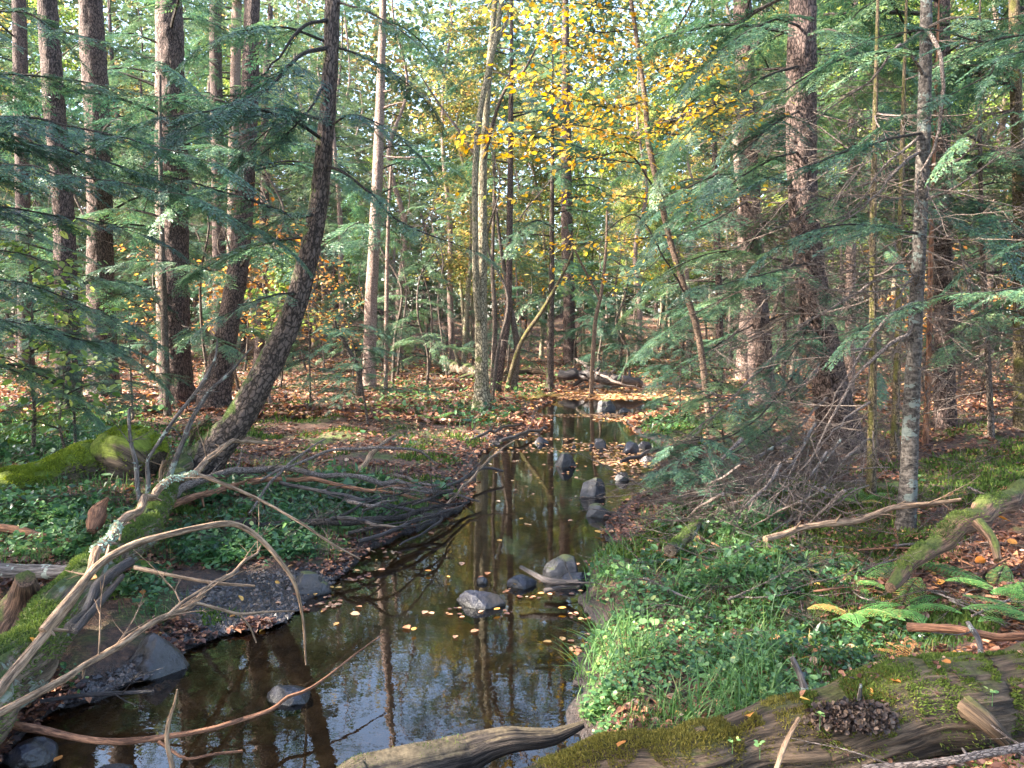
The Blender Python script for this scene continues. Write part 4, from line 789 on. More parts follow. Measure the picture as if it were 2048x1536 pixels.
for i, a in enumerate([
    (958, 1216, 102, 34, 'flat topped wet rock alone in the pool, near the middle of the water'),
    (965, 1166, 30, 12, 'small flat wet stone just above the flat topped rock in the pool'),
    (1046, 1176, 66, 24, 'low dark rock left of the driftwood beside the mossy topped boulder'),
    (1128, 1160, 96, 44, 'rounded boulder with mossy top against the right grassy bank', 'm'),
    (1150, 1172, 74, 24, 'low smooth rock behind the driftwood stick at the right bank'),
    (1187, 995, 60, 38, 'rounded grey boulder with brown top at the right of the middle stream', 'm'),
    (1198, 1034, 66, 26, 'flat dark rock just below the rounded grey boulder, by the right bank', 'm'),
    (1130, 934, 50, 28, 'pointed dome rock with olive moss in mid stream', 'm'),
    (1245, 962, 34, 15, 'small black rock beside the right shore of the middle stream', 'd'),
    (1083, 887, 30, 13, 'small dark rock on the left part of the narrow upper stream'),
    (1203, 897, 26, 20, 'small upright dark stone left of the rock pair under the right bank'),
    (1262, 907, 44, 22, 'larger rock of the pair below the undercut right bank'),
    (1290, 897, 30, 14, 'smaller rock of the pair below the undercut right bank'),
    (1148, 896, 12, 7, 'tiny dark stone at the left end of the leaf raft', 'd'),
    (1183, 896, 14, 8, 'tiny dark stone touching the small upright stone', 'd'),
    (1240, 895, 20, 6, 'low dark stone sunk in front of the rock pair', 'd'),
    (1212, 822, 40, 20, 'mossy green rock in the far stream below the leaf dam', 'm'),
    (1250, 826, 34, 10, 'low dark rock joined to the mossy green rock in the far stream', 'd'),
    (612, 1190, 96, 50, 'large dark boulder at the tip of the left gravel bar', 'm'),
    (575, 1405, 106, 26, 'half sunk dark rock with bright waterline in the lower left pool'),
    (405, 1275, 80, 18, 'long black stone on the gravel bar at lower left', 'd'),
    (300, 1350, 130, 72, 'big dark rock under the left grassy edge', 'd'),
    (50, 1530, 130, 40, 'pale wet stone at the bottom left corner'),
    (205, 1560, 90, 20, 'sunken flat stone at the bottom edge left'),
    (822, 1050, 44, 7, 'thin flat grey stone on the mud under the crossing sticks'),
    (1345, 880, 40, 14, 'dark stone half buried in leaves on the right shore', 'd'),
    (1300, 925, 44, 12, 'flat stone covered with leaves on the right shore', 'd'),
]):
    m = {'m': M_rockm, 'd': M_rockd}.get(a[5] if len(a) > 5 else '', M_rock); rock(*a[:5], mat=m, seed=i, z=.0)

# ---------------------------------------------------------------- fallen wood
def stick(name, label, pts, mat, sides=12, amp=.1, forks=(), group=None, cat='branch', moss=None, mossm=None, twigs=0, seed=0, step=.03, lichen=(), up=False, extra=(), fa=2.6):
    """pts: (u, v, width_px, z) z = height of the axis above the water"""
    Y0 = Wz(pts[0][0], pts[0][1], pts[0][3])[1]
    q = np.array([(*(P(u, v, Y0 - .12 * (z - pts[0][3])) if up else Wz(u, v, z)), 0) for u, v, w_, z in pts]); q[:, 3] = [w_ / 2 * q[i, 1] / FPX for i, (u, v, w_, z) in enumerate(pts)]
    base = q[0, :3].copy(); q[:, :3] -= base; mb = MB(); sp_ = spline(q, step); g = np.random.default_rng(seed + 5000)
    L = np.concatenate([[0], np.cumsum(np.linalg.norm(np.diff(sp_[:, :3], axis=0), axis=1))]); rad = sp_[:, 3].mean()
    sp_[:, :3] += np.stack([vn(L * 4 + seed, L * 0 + k + .5) for k in (0, 5, 9)], -1) * min(.02, rad * .5)
    kk = np.arange(0, L[-1] + .3, .17); sp_[:, :3] += np.stack([np.interp(L, kk, np.random.default_rng(seed * 3 + c_).normal(0, min(.014, rad * .55), len(kk))) for c_ in range(3)], -1)
    sp_[:, 3] *= 1 + .13 * vn(L * 9 + seed, L * 0 + 3.3) + .35 * np.maximum(0, vn(L * 5 + seed * 3.1, L * 0 + 7.7) - .55)
    tube(mb, sp_, sides, amp, 4 if fa < 4 else 1.6, fa, seed=seed * 1.7)
    T = np.gradient(sp_[:, :3], axis=0)
    for k in range(twigs):
        i = g.integers(len(sp_) // 6, len(sp_)); d = T[i] / np.linalg.norm(T[i]) + g.normal(0, .7, 3); d[2] = abs(d[2]) * .6; bare(mb, sp_[i, :3], d, g.uniform(.12, .5), sp_[i, 3] * .35, 1, g)
    if twigs >= 2:
        for k in range(int(L[-1] * 3.5) + 1):
            i = g.integers(2, len(sp_) - 2); d = T[i] / np.linalg.norm(T[i]) * .5 + g.normal(0, .7, 3); d /= np.linalg.norm(d); r_ = sp_[i, 3]; l_ = r_ * g.uniform(1.6, 4.5)
            tube(mb, [(*sp_[i, :3], r_ * .55), (*(sp_[i, :3] + d * l_ * .7), r_ * .32), (*(sp_[i, :3] + d * l_), r_ * .2)], 6, .2, seed=k)
    parts = (forks or moss or lichen); root = None
    if parts: root = empty(name, base, label, cat, group); mb.build('main_stem', mat, root)
    else: o = mb.build(name, mat); o.location = base; tag(o, label, cat, group)
    for f in forks:
        fq = np.array([(*(Wz(u, v, z) - base), w_ / 2 * Wz(u, v, z)[1] / FPX) for u, v, w_, z in f]); m2 = MB(); tube(m2, spline(fq, step), max(6, sides - 4), amp * .6, seed=seed + 2.2); m2.build('side_branch', mat, root)
    if moss:
        m2 = MB(); moss_on(m2, sp_, *moss, g); m2.build('moss', mossm or M_mos, root, smooth=False)
    for e in extra: m2 = MB(); moss_on(m2, sp_, *e[:5], g); m2.build('moss', globals()[e[5]], root, smooth=False)
    for (s0, s1) in lichen:
        m2 = MB(); i0, i1 = int(len(sp_) * s0), max(int(len(sp_) * s1), int(len(sp_) * s0) + 2); n = int(1400 * L[i1 - 1] - 1400 * L[i0]) + 60; k = g.integers(i0, i1, n); a = g.uniform(-.6, 3.7, n)
        t = T[k] / np.linalg.norm(T[k], axis=1)[:, None]; up = np.array([0, 0, 1.]) - t * t[:, 2:3]; up /= np.linalg.norm(up, axis=1)[:, None]; sd = np.cross(t, up)
        nn = up * np.sin(a)[:, None] + sd * np.cos(a)[:, None]; pos = sp_[k, :3] + nn * sp_[k, 3:4] * 1.03
        scatter(m2, RH, RF, pos, rotm(g.uniform(0, 6.3, n), g.normal(0, .8, n), g.normal(0, .8, n)), g.uniform(.006, .014, n), g.random(n)); m2.build('lichen', M_lichen, root, smooth=False)
    return root
MB_T = np.array([(-.18, 0, 0), (.18, 0, 0), (.06, .1, 1.), (-.06, .1, 1.)]); MF = np.array([(0, 1, 2, 3)])
def moss_on(mb, sp_, s0, s1, dens, hgt, width, g, side=0.):
    """short moss shoots on the upper side of a log between s0 and s1 of its length"""
    n0, n1 = int(len(sp_) * s0), int(len(sp_) * s1); T = np.gradient(sp_[:, :3], axis=0); L = np.linalg.norm(np.diff(sp_[n0:n1, :3], axis=0), axis=1).sum()
    n = int(dens * L * sp_[n0:n1, 3].mean() * 2.5); k = g.integers(n0, n1, n); a = g.normal(np.pi / 2 + side, width, n); t = T[k] / np.linalg.norm(T[k], axis=1)[:, None]
    up = np.array([0, 0, 1.]) - t * t[:, 2:3]; up /= np.linalg.norm(up, axis=1)[:, None]; sd = np.cross(t, up); nn = up * np.sin(a)[:, None] + sd * np.cos(a)[:, None]
    pos = sp_[k, :3] + nn * sp_[k, 3:4] * .97 + t * g.uniform(-.03, .03, (n, 1)); m = vn(pos[:, 0] * 9, pos[:, 1] * 9, pos[:, 2] * 9) + .5 * vn(pos[:, 0] * 25, pos[:, 1] * 25, pos[:, 2] * 25) > -.16
    cu = np.clip(.55 + .9 * vn(pos[:, 0] * 16, pos[:, 1] * 16, pos[:, 2] * 16), .1, 1.5)[m]; pos, nn = pos[m], nn[m]; pos = pos + nn * (cu * hgt * .8)[:, None]; n = len(pos); shoots(mb, pos, nn, hgt * g.uniform(.5, 1.3, n), g, np.clip(.45 + .35 * vn(pos[:, 0] * 7, pos[:, 1] * 7, pos[:, 2] * 7) + g.normal(0, .15, n), 0, 1))
def shoots(mb, pos, nn, h, g, rnd, lean=.5, wd=1.):
    n = len(pos); zz = nn + g.normal(0, lean, (n, 3)); zz /= np.linalg.norm(zz, axis=1)[:, None]; xx = np.cross(zz, g.normal(0, 1, (n, 3))); xx /= np.linalg.norm(xx, axis=1)[:, None] + 1e-9; yy = np.cross(zz, xx)
    scatter(mb, MB_T * np.array([wd, 1, 1]), MF, pos, np.stack([xx, yy, zz], -1), h, rnd)

stick('fallen_mossy_log', 'thick mossy log running across the bottom right corner', [(940, 1600, 100, .12), (1180, 1560, 130, .18), (1420, 1520, 150, .24), (1700, 1450, 170, .30), (2048, 1385, 175, .36), (2400, 1320, 170, .40)], M_loglit, 110, .13, cat='log', fa=8.5, moss=(.42, 1., 80000, .013, .9), mossm=M_mos, seed=1, step=.012, extra=[(.10, .52, 90000, .011, .9, 'M_mosg')],
      forks=[[(1400, 1500, 40, .28), (1395, 1470, 30, .34), (1410, 1455, 10, .37)], [(1930, 1410, 46, .42), (1975, 1445, 40, .40), (2010, 1480, 30, .34)], [(1190, 1510, 34, .25), (1192, 1488, 26, .28), (1196, 1470, 6, .31)]])
stick('fallen_log', 'dark narrow log with sunlit top lying over the water at the bottom centre', [(560, 1640, 110, .06), (700, 1566, 95, .09), (830, 1518, 84, .11), (960, 1486, 66, .13), (1060, 1466, 42, .14), (1160, 1452, 12, .15)], M_logcut, 60, .13, cat='log', fa=6, moss=(0, .6, 5000, .007, .45), seed=2, step=.012)
stick('fallen_tree', 'big mossy trunk rising from the bottom left corner towards the leaning tree', [(-120, 1500, 190, .20), (30, 1330, 122, .26), (110, 1235, 98, .32), (200, 1140, 78, .36), (280, 1055, 64, .38), (320, 1000, 46, .38), (352, 955, 36, .38), (384, 905, 26, .42)], M_logm, 70, .16, cat='log', fa=6, moss=(0, .75, 46000, .014, .8), mossm=M_mos2, seed=3, step=.02)
stick('dead_branch', 'long bare tan forked branch arching over the lower left bank with pale lichen', [(-60, 1440, 23.4, .62), (0, 1372, 21.06, .66), (90, 1250, 19.5, .74), (150, 1172, 17.94, .80), (210, 1092, 17.16, .84), (270, 1022, 15.6, .84), (330, 972, 14.04, .82), (385, 946, 12.48, .80), (420, 912, 10.92, .84), (450, 890, 9.36, .86), (490, 884, 7.02, .82), (545, 890, 3.9, .76)], M_wood, 16, .2,
      forks=[[(85, 1262, 18.72, .73), (150, 1185, 17.16, .80), (200, 1128, 16.38, .84), (270, 1088, 14.82, .86), (350, 1066, 13.26, .86), (440, 1048, 12.48, .84), (480, 1052, 11.7, .80), (520, 1078, 10.92, .72), (560, 1122, 9.36, .62), (590, 1170, 7.8, .5), (606, 1240, 5.46, .3), (612, 1330, 3.9, .08)],
             [(385, 946, 8.58, .80), (440, 965, 7.8, .74), (520, 1000, 6.24, .62), (600, 1045, 5.46, .5), (660, 1085, 4.68, .38), (720, 1118, 3.12, .25)],
             [(212, 1118, 7.02, .84), (216, 1100, 5.46, .86), (218, 1090, 2.34, .87)]], seed=4, lichen=[(.22, .31), (.53, .66)], twigs=9)
stick('dead_branch', 'lower bare tan branch reaching from the left edge over the gravel bar', [(-40, 1455, 17.16, .50), (0, 1432, 16.38, .50), (80, 1384, 15.6, .50), (160, 1335, 14.82, .48), (250, 1278, 13.26, .45), (330, 1232, 11.7, .42), (388, 1205, 10.92, .40), (420, 1168, 9.36, .42), (460, 1142, 7.02, .42), (505, 1110, 5.46, .42), (520, 1092, 3.12, .42)], M_wood, 14, .2,
      forks=[[(388, 1205, 7.02, .40), (440, 1218, 6.24, .34), (480, 1228, 6.24, .28), (530, 1224, 4.68, .26), (590, 1222, 3.12, .24)], [(335, 1230, 6.24, .42), (370, 1200, 5.46, .44), (412, 1174, 3.9, .44)], [(478, 1228, 4.68, .28), (500, 1255, 4.68, .2), (512, 1285, 3.12, .1)],
             [(270, 1135, 9.36, .45), (350, 1152, 7.02, .44), (430, 1166, 7.02, .42), (510, 1172, 4.68, .40)]], seed=5, twigs=8)
stick('dead_branch', 'curved grey and orange stick floating over the lower left pool', [(30, 1448, 16, .12), (80, 1462, 16, .12), (150, 1480, 15, .12), (230, 1484, 14, .12), (320, 1476, 11, .12), (400, 1460, 10, .12), (470, 1440, 9, .12), (540, 1418, 8, .13), (575, 1390, 7, .14), (620, 1372, 6, .15), (700, 1312, 4, .18), (768, 1268, 2, .2)], M_woodr, 10, .05,
      forks=[[(318, 1484, 8, .12), (345, 1502, 7, .11), (375, 1518, 6, .1), (430, 1508, 6, .1), (485, 1502, 5, .1)]], seed=6)
stick('upright_stick', 'thin pale stick standing up in the lower left pool', [(352, 1640, 12, -.1), (346, 1540, 12, .12), (338, 1450, 9, .30), (352, 1375, 3, .45)], M_wood, 8, .05, cat='stick', seed=7)
stick('broken_branch', 'dark broken limb with splintered tip lying on the mossy trunk', [(130, 1245, 22, .50), (190, 1190, 20, .52), (230, 1150, 20, .52), (266, 1126, 18, .54)], M_woodd, 12, .14, seed=8, forks=[[(150, 1262, 16, .48), (200, 1205, 15, .50), (245, 1152, 10, .52)]])
stick('broken_branch', 'wet black branch lying at the waterline below the mossy trunk', [(80, 1400, 10, .1), (160, 1390, 10, .1), (240, 1385, 9, .1), (310, 1380, 6, .1)], M_woodd, 8, .05, seed=9, twigs=3)
for i, (lab, pts, m) in enumerate([
    ('tall pale dead stem standing in front of the mossy stump', [(287, 1015, 9, .36), (275, 960, 9, .55), (266, 890, 8, .85), (262, 815, 5, 1.15)], M_woodg),
    ('long thin dead stem curving up to the right from the fallen trunk', [(292, 1010, 9, .36), (294, 960, 9, .55), (305, 910, 8, .75), (345, 840, 7, 1.0), (400, 770, 7, 1.25), (428, 720, 5, 1.4), (432, 675, 2, 1.55)], M_woodg),
    ('forking dead stem just left of the leaning tree base', [(338, 960, 12, .42), (362, 900, 11, .65), (395, 825, 9, .95), (430, 775, 7, 1.1), (460, 745, 6, 1.2), (505, 690, 2, 1.45)], M_woodg),
    ('short pale stub standing beside the fallen trunk', [(320, 985, 9, .36), (322, 950, 8, .5), (325, 922, 6, .6)], M_wood),
    ('short mossy dead stem at the foot of the leaning tree', [(380, 900, 8, .45), (390, 860, 7, .6), (410, 845, 5, .68), (425, 832, 3, .72)], M_thing)]):
    stick('standing_dead_stick', lab, pts, m, 8, .05, cat='dead stem', seed=20 + i, twigs=4, up=True)
for i, (lab, pts, m, tw) in enumerate([
    ('long dark limb arching from the fallen trunk down to the water edge', [(285, 1035, 26, .36), (340, 990, 18, .36), (400, 962, 14, .38), (470, 943, 13, .38), (560, 938, 12, .36), (640, 945, 11, .34), (740, 958, 10, .28), (860, 978, 7, .18), (962, 1003, 4, .05)], M_twig, 6),
    ('rusty brown stick just below the long dark limb', [(250, 1060, 22, .33), (330, 1012, 16, .34), (420, 985, 13, .33), (500, 960, 12, .33), (600, 955, 9, .32), (700, 975, 8, .28), (800, 990, 6, .2), (890, 1010, 4, .1)], M_woodr, 4),
    ('dark crossing stick lying low over the green left bank', [(470, 1048, 13, .2), (560, 1044, 14, .2), (640, 1048, 14, .2), (720, 1046, 13, .2), (800, 1034, 11, .18), (880, 1016, 8, .12), (940, 1000, 4, .08)], M_twigd, 5),
    ('thin arching stick over the green patch on the left bank', [(520, 960, 5, .35), (600, 925, 6, .45), (680, 900, 6, .5), (760, 897, 6, .5), (830, 900, 5, .45), (868, 925, 4, .3)], M_twig, 5),
    ('broken sunlit stub propped on the left bank near mid stream', [(716, 945, 13, .2), (740, 920, 11, .28), (765, 890, 9, .42), (788, 868, 5, .52)], M_wood, 0),
    ('dark stick slanting into the water from the left bank', [(560, 965, 8, .32), (680, 990, 8, .28), (800, 1015, 7, .18), (880, 1040, 6, .1), (800, 1090, 4, .05)], M_woodd, 3),
    ('thin pale stick leaning out over the middle stream', [(890, 1015, 5, .1), (940, 960, 5, .2), (980, 915, 4, .3), (1028, 882, 3, .4)], M_wood, 1),
    ('slender stick slanting upward across the left bank', [(500, 1025, 6, .2), (545, 960, 6, .35), (600, 910, 5, .5), (650, 878, 3, .6)], M_twig, 1),
    ('dark branched drift sticks jutting into the water at the left point', [(850, 985, 8, .12), (920, 960, 7, .14), (965, 935, 6, .14), (1005, 940, 5, .1)], M_woodd, 5),
    ('black bow shaped limb dipping in the water under the left bank', [(720, 1085, 9, .12), (780, 1062, 8, .16), (850, 1035, 7, .16), (930, 1012, 5, .08)], M_woodd, 3),
    ('dead branch lying among leaves on the far left shore', [(1000, 880, 6, .08), (1040, 868, 7, .1), (1085, 856, 6, .08)], M_woodd, 2),
    ('second dark branch among leaves on the far left shore', [(930, 882, 6, .08), (985, 862, 6, .12), (1045, 846, 4, .1)], M_woodd, 3),
    ('wet forked driftwood stick leaning on the low rocks at the right bank', [(1042, 1140, 9, .14), (1070, 1152, 10, .12), (1100, 1162, 12, .11), (1160, 1160, 10, .12)], M_woodd, 2),
    ('dark driftwood piece beside the forked stick at the right bank', [(1090, 1185, 9, .03), (1130, 1178, 9, .05), (1160, 1175, 6, .08)], M_woodd, 1),
    ('dark stick lying over the rock pair on the right shore', [(1240, 925, 6, .08), (1300, 905, 8, .14), (1370, 885, 7, .2)], M_woodd, 3),
    ('long pale stick lying over moss below the slim grey trunk', [(1525, 1082, 12, .42), (1600, 1060, 13, .45), (1700, 1042, 13, .48), (1800, 1018, 11, .52), (1920, 998, 7, .56)], M_wood, 3),
    ('orange barkless branch in the ferns at the right edge', [(1822, 1254, 17, .36), (1900, 1264, 18, .37), (1980, 1272, 17, .38), (2100, 1284, 16, .38)], M_woodr, 0),
    ('grey forked twig lying across the orange branch', [(1935, 1248, 10, .42), (1955, 1275, 11, .42), (1962, 1305, 11, .40), (1955, 1320, 6, .38)], M_woodg, 1),
    ('grey stub standing up before the thick mossy log', [(1612, 1388, 17, .30), (1600, 1350, 14, .36), (1584, 1318, 11, .42)], M_woodg, 0),
    ('thin tan stick leaning on the thick mossy log', [(1545, 1560, 12, .34), (1570, 1490, 11, .42), (1600, 1432, 8, .50)], M_wood, 0),
    ('grey stick in the bottom right corner under the mossy log', [(1720, 1530, 12, .36), (1850, 1528, 15, .38), (1960, 1510, 16, .40), (2100, 1470, 16, .42)], M_twig, 3),
    ('slim dark stub rising from the thick mossy log', [(1712, 1420, 10, .40), (1716, 1395, 9, .45), (1720, 1370, 6, .5)], M_woodg, 0),
]): stick('fallen_branch', lab, pts, m, 10, .08, seed=40 + i, twigs=tw)
stick('rotten_log', 'rotten log with lifted mossy end on the brown slope at right', [(1775, 1165, 22, .36), (1830, 1122, 32, .42), (1890, 1080, 40, .50), (1950, 1040, 46, .58), (2010, 1000, 40, .62), (2060, 970, 30, .66)], M_logr, 24, .18, cat='log', moss=(.1, .7, 26000, .012, .6), mossm=M_mos2, seed=70, step=.015,
      forks=[[(1955, 1045, 24, .62), (1985, 1080, 18, .56), (1995, 1120, 14, .48)]])
stick('fallen_log', 'low mossy log half buried on the right bank under moss', [(1340, 1110, 24, .28), (1380, 1070, 26, .3), (1400, 1040, 14, .33)], M_logm, 16, .14, cat='log', seed=71, moss=(0, 1, 26000, .01, .9), mossm=M_mosd)
stick('mossy_stump_log', 'bulging log thick with bright green moss at the left', [(-60, 1000, 66, .28), (50, 972, 74, .3), (130, 950, 80, .34), (195, 925, 88, .38), (235, 915, 112, .42), (268, 920, 125, .42), (298, 935, 90, .36)], M_logb, 36, .14, cat='log', moss=(.15, 1, 40000, .022, .62), mossm=M_mosb, seed=72, step=.02)
stick('fallen_log', 'pale lichened log lying at the left edge above the rotten stump', [(-60, 1135, 26, .34), (40, 1138, 28, .34), (110, 1145, 28, .34), (170, 1150, 18, .34)], M_woodg, 16, .14, cat='log', seed=73)
stick('broken_wood', 'reddish broken plank of wood at the left edge', [(-40, 1052, 14, .34), (30, 1058, 17, .34), (80, 1066, 15, .33), (112, 1072, 5, .32)], M_woodr, 10, .1, cat='broken wood', seed=74)
stick('broken_wood', 'slab of torn brown wood propped among the green plants at left', [(174, 1076, 16, .3), (190, 1050, 34, .36), (205, 1020, 32, .42), (224, 995, 5, .5)], M_woodr, 12, .16, cat='broken wood', seed=75)
stick('rotten_stump', 'jagged rotten stump at the left edge below the pale log', [(20, 1260, 90, .2), (35, 1220, 80, .3), (45, 1180, 56, .42), (50, 1158, 34, .5)], M_logr, 24, .24, cat='stump', seed=76, step=.015)
stick('fallen_log', 'sunlit log with yellow edge lying before the far bend', [(995, 752, 8, .30), (1050, 742, 13, .34), (1090, 745, 12, .32), (1118, 753, 7, .26)], M_loglit, 14, .1, cat='log', seed=77)
stick('fallen_log', 'dark mossy fallen trunk on the ground left of the far bend', [(860, 716, 16, .5), (900, 730, 20, .42), (960, 748, 20, .34), (1010, 756, 12, .26)], M_logm, 16, .15, cat='log', seed=78, twigs=4)
stick('fallen_log', 'dark tangled log along the far bank behind the leaf dam', [(1120, 748, 16, .36), (1180, 752, 22, .32), (1240, 762, 22, .28), (1285, 768, 14, .22)], M_woodd, 16, .15, cat='log', seed=79, twigs=14)
stick('fallen_branch', 'pale forked dead branch hanging over the dark far bank', [(1150, 715, 4, .7), (1190, 745, 5, .5), (1240, 768, 5, .3), (1290, 780, 3, .15)], M_twig, 6, 0, seed=80, twigs=10)
stick('root_stump', 'dark upturned root end below the hemlock at the left bank', [(720, 790, 14, .6), (715, 740, 12, .8), (690, 690, 9, 1.1), (668, 640, 6, 1.4)], M_thin, 10, .1, cat='dead stem', seed=81, twigs=12, up=True)

def log_litter():
    log = [o for o in bpy.data.objects if o.name == 'fallen_mossy_log'][0]; dg = log.location; st = [o for o in log.children if o.name.startswith('moss')]; g = np.random.default_rng(18); me = st[0].data; nv = len(me.vertices); co = np.empty(nv * 3); me.vertices.foreach_get('co', co); co = co.reshape(-1, 3)
    k = g.integers(0, nv, 260); pos = co[k] + np.array([0, 0, .006]) + np.array(dg); n = len(pos); mb = MB()
    scatter(mb, LEAF * np.array([1, 1.1, 2]), LF, pos, rotm(g.uniform(0, 6.3, n), g.normal(0, .4, n), g.normal(0, .5, n)), g.uniform(.008, .028, n), np.clip(g.normal(.4, .3, n), 0, 1))
    for i in range(60):
        p0 = pos[g.integers(n)]; a = g.uniform(0, 6.3); l = g.uniform(.02, .09); tube(mb, [(*p0, .0012), (*(p0 + np.array([math.cos(a) * l, math.sin(a) * l, .006])), .0008)], 3, rnd=.2)
    tag(mb.build('log_top_litter', M_lit, smooth=False), 'needles, twigs and leaf scraps caught in the moss of the log', 'litter', kind='stuff')
log_litter()
def rosette():
    log = [o for o in bpy.data.objects if o.name == 'fallen_mossy_log'][0]; g = np.random.default_rng(8); mb = MB(); n = 1900; c = Wz(1700, 1440, .385)
    d = g.normal(0, 1, (n, 3)); d /= np.linalg.norm(d, axis=1)[:, None]; d[:, 2] = np.abs(d[:, 2]) * .7; d[:, 1] = -np.abs(d[:, 1]); pos = c + d * np.array([.15, .08, .10]) * g.uniform(.55, 1.05, (n, 1)) - np.array(log.location)
    scatter(mb, LEAF * np.array([1, 1.8, 2.5]), LF, pos, rotm(g.uniform(0, 6.3, n), g.normal(0, .8, n), g.normal(0, .8, n)), g.uniform(.008, .022, n), g.random(n)); mb.build('leafy_lichen', leafmat('dark leafy lichen', [(0, (.02, .013, .011)), (.6, (.06, .038, .030)), (1, (.15, .10, .07))], .1, .6, .3, 0), log, smooth=False)
rosette()
for i, (u, v, z, lab) in enumerate([(1640, 1440, .44, 'small three leaved seedling on the dark lichen of the mossy log'), (1520, 1500, .38, 'seedling with four green leaves low on the mossy log'), (1985, 1395, .50, 'lime green sprig near the right end of the mossy log'), (1465, 1490, .38, 'tiny pair of green leaves on the sun-tinted gold moss of the log')]):
    g = np.random.default_rng(i); mb = MB(); n = 5; a = np.arange(n) * 2.4; scatter(mb, LEAF * np.array([1, 1.3, 1]), LF, np.zeros((n, 3)) + np.array([0, 0, .02]) + g.normal(0, .004, (n, 3)), rotm(a, g.normal(.2, .3, n), g.normal(0, .3, n)), g.uniform(.011, .019, n), g.uniform(.5, .95, n)); tube(mb, [(0, 0, -.03, .001), (0, 0, .02, .0008)], 4)
    o = mb.build('seedling', M_cov, smooth=False); o.location = Wz(u, v, z); tag(o, lab, 'plant')
g = np.random.default_rng(91)
for i in range(12):
    u = g.uniform(640, 900); v = g.uniform(955, 1050); a = g.uniform(-.5, .25); l = g.uniform(70, 190); z = g.uniform(.14, .3)
    stick('dead_stick', 'dark thin stick in the tangled pile reaching over the left bank', [(u - l * math.cos(a) / 2, v - l * math.sin(a) / 2, g.uniform(5, 9), z), (u, v + g.normal(0, 8), g.uniform(4, 7), z + .03), (u + l * math.cos(a) / 2, v + l * math.sin(a) / 2, 3, z - .05)], [M_woodd, M_twigd, M_twig][i % 3], 7, .1, seed=110 + i, twigs=3, group='sticks tangled on the left bank')
for i in range(14):
    u = g.uniform(1400, 1720); v = g.uniform(900, 1030); a = g.uniform(-1.0, -.45); l = g.uniform(70, 180); z = g.uniform(.40, .55)
    stick('dead_stick', 'bare grey stick sloping down left in the brush under the biggest right trunk', [(u + l * math.cos(a) / 2, v + l * math.sin(a) / 2, g.uniform(5, 10), z + .15), (u, v + g.normal(0, 8), g.uniform(4, 7), z), (u - l * math.cos(a) / 2, v - l * math.sin(a) / 2, 2.5, z - .18)], [M_twig, M_woodg, M_twig][i % 3], 7, .1, seed=130 + i, twigs=5, group='sticks in the brush heap')
g = np.random.default_rng(92)
for i in range(26):
    u = g.uniform(1330, 2040); v = g.uniform(1000, 1260); a = g.uniform(-.6, .5); l = g.uniform(60, 200); p0 = GT(u, v); z = p0[2] + .02
    stick('dead_stick', 'thin brown stick lying on the mossy right bank among ferns and leaves', [(u - l * math.cos(a) / 2, v - l * math.sin(a) / 2, g.uniform(3, 6), z), (u, v + g.normal(0, 5), g.uniform(3, 6), z + .02), (u + l * math.cos(a) / 2, v + l * math.sin(a) / 2, 2.5, z + .01)], [M_twig, M_woodg, M_woodr][i % 3], 6, .1, seed=150 + i, twigs=2, group='sticks on the right bank')
# hemlock saplings of the middle left and the low boughs on the right
def young(label, u, v, Y, h, seed, n=30, Lm=.9, lean=(0, 0)):
    g = np.random.default_rng(seed); b = P(u, v, Y); b[2] = HT(b[0], b[1]) - .03; root = empty('hemlock_sapling', b, label, 'tree')
    p = np.array([(lean[0] * (k / 5) ** 1.3, lean[1] * k / 5, h * k / 5, .022 * h / 2 * (1 - k / 5.4)) for k in range(6)]); mb = MB(); tube(mb, spline(p, .06), 10, .05); mb.build('trunk', M_thin, root)
    mb = MB()
    for i in range(n):
        s = (i + g.random()) / n; z = h * (.22 + .76 * s); c = [np.interp(z, p[:, 2], p[:, k]) for k in (0, 1)] + [z]; l = Lm * (1 - s) ** .7 * g.uniform(.6, 1.1) + .12; a = g.uniform(0, 6.3); pt = g.uniform(-.25, .15)
        d = np.array([math.cos(a), math.sin(a), pt]); limb_mesh(mb, [c, c + d * l * .5, c + d * l - np.array([0, 0, .12 * l])], .006, SP0, 9, .62, .15, seed * 31 + i, tip=False, sides=3)
    mb.build('crown', [M_hem, M_twigd], root, smooth=False)
young('dark bushy young hemlock on the left bank right of the leaning tree', 735, 800, 11.5, 1.9, 501, 26, 1.0, (-.35, 0))
young('young hemlock with dark skirts under the leftmost big trunks', 150, 860, 8.6, 1.7, 502, 30, 1.1)
young('small dense hemlock behind the young hemlock at left', 265, 820, 10.5, 1.6, 503, 24, 1.0)
young('young hemlock behind the leaning tree showing against orange litter', 620, 770, 13, 2.0, 504, 24, 1.0)
young('low green hemlock tuft overhanging the right shore', 1440, 1000, 6.0, .6, 505, 22, .6, (-.25, -.1))
young('young hemlock spreading by the right shore beyond the rock pair', 1450, 890, 8.6, 1.1, 506, 26, .8, (-.2, 0))
young('young hemlock on the sunny right bank at the far bend', 1360, 800, 12.5, 1.6, 507, 26, .9)

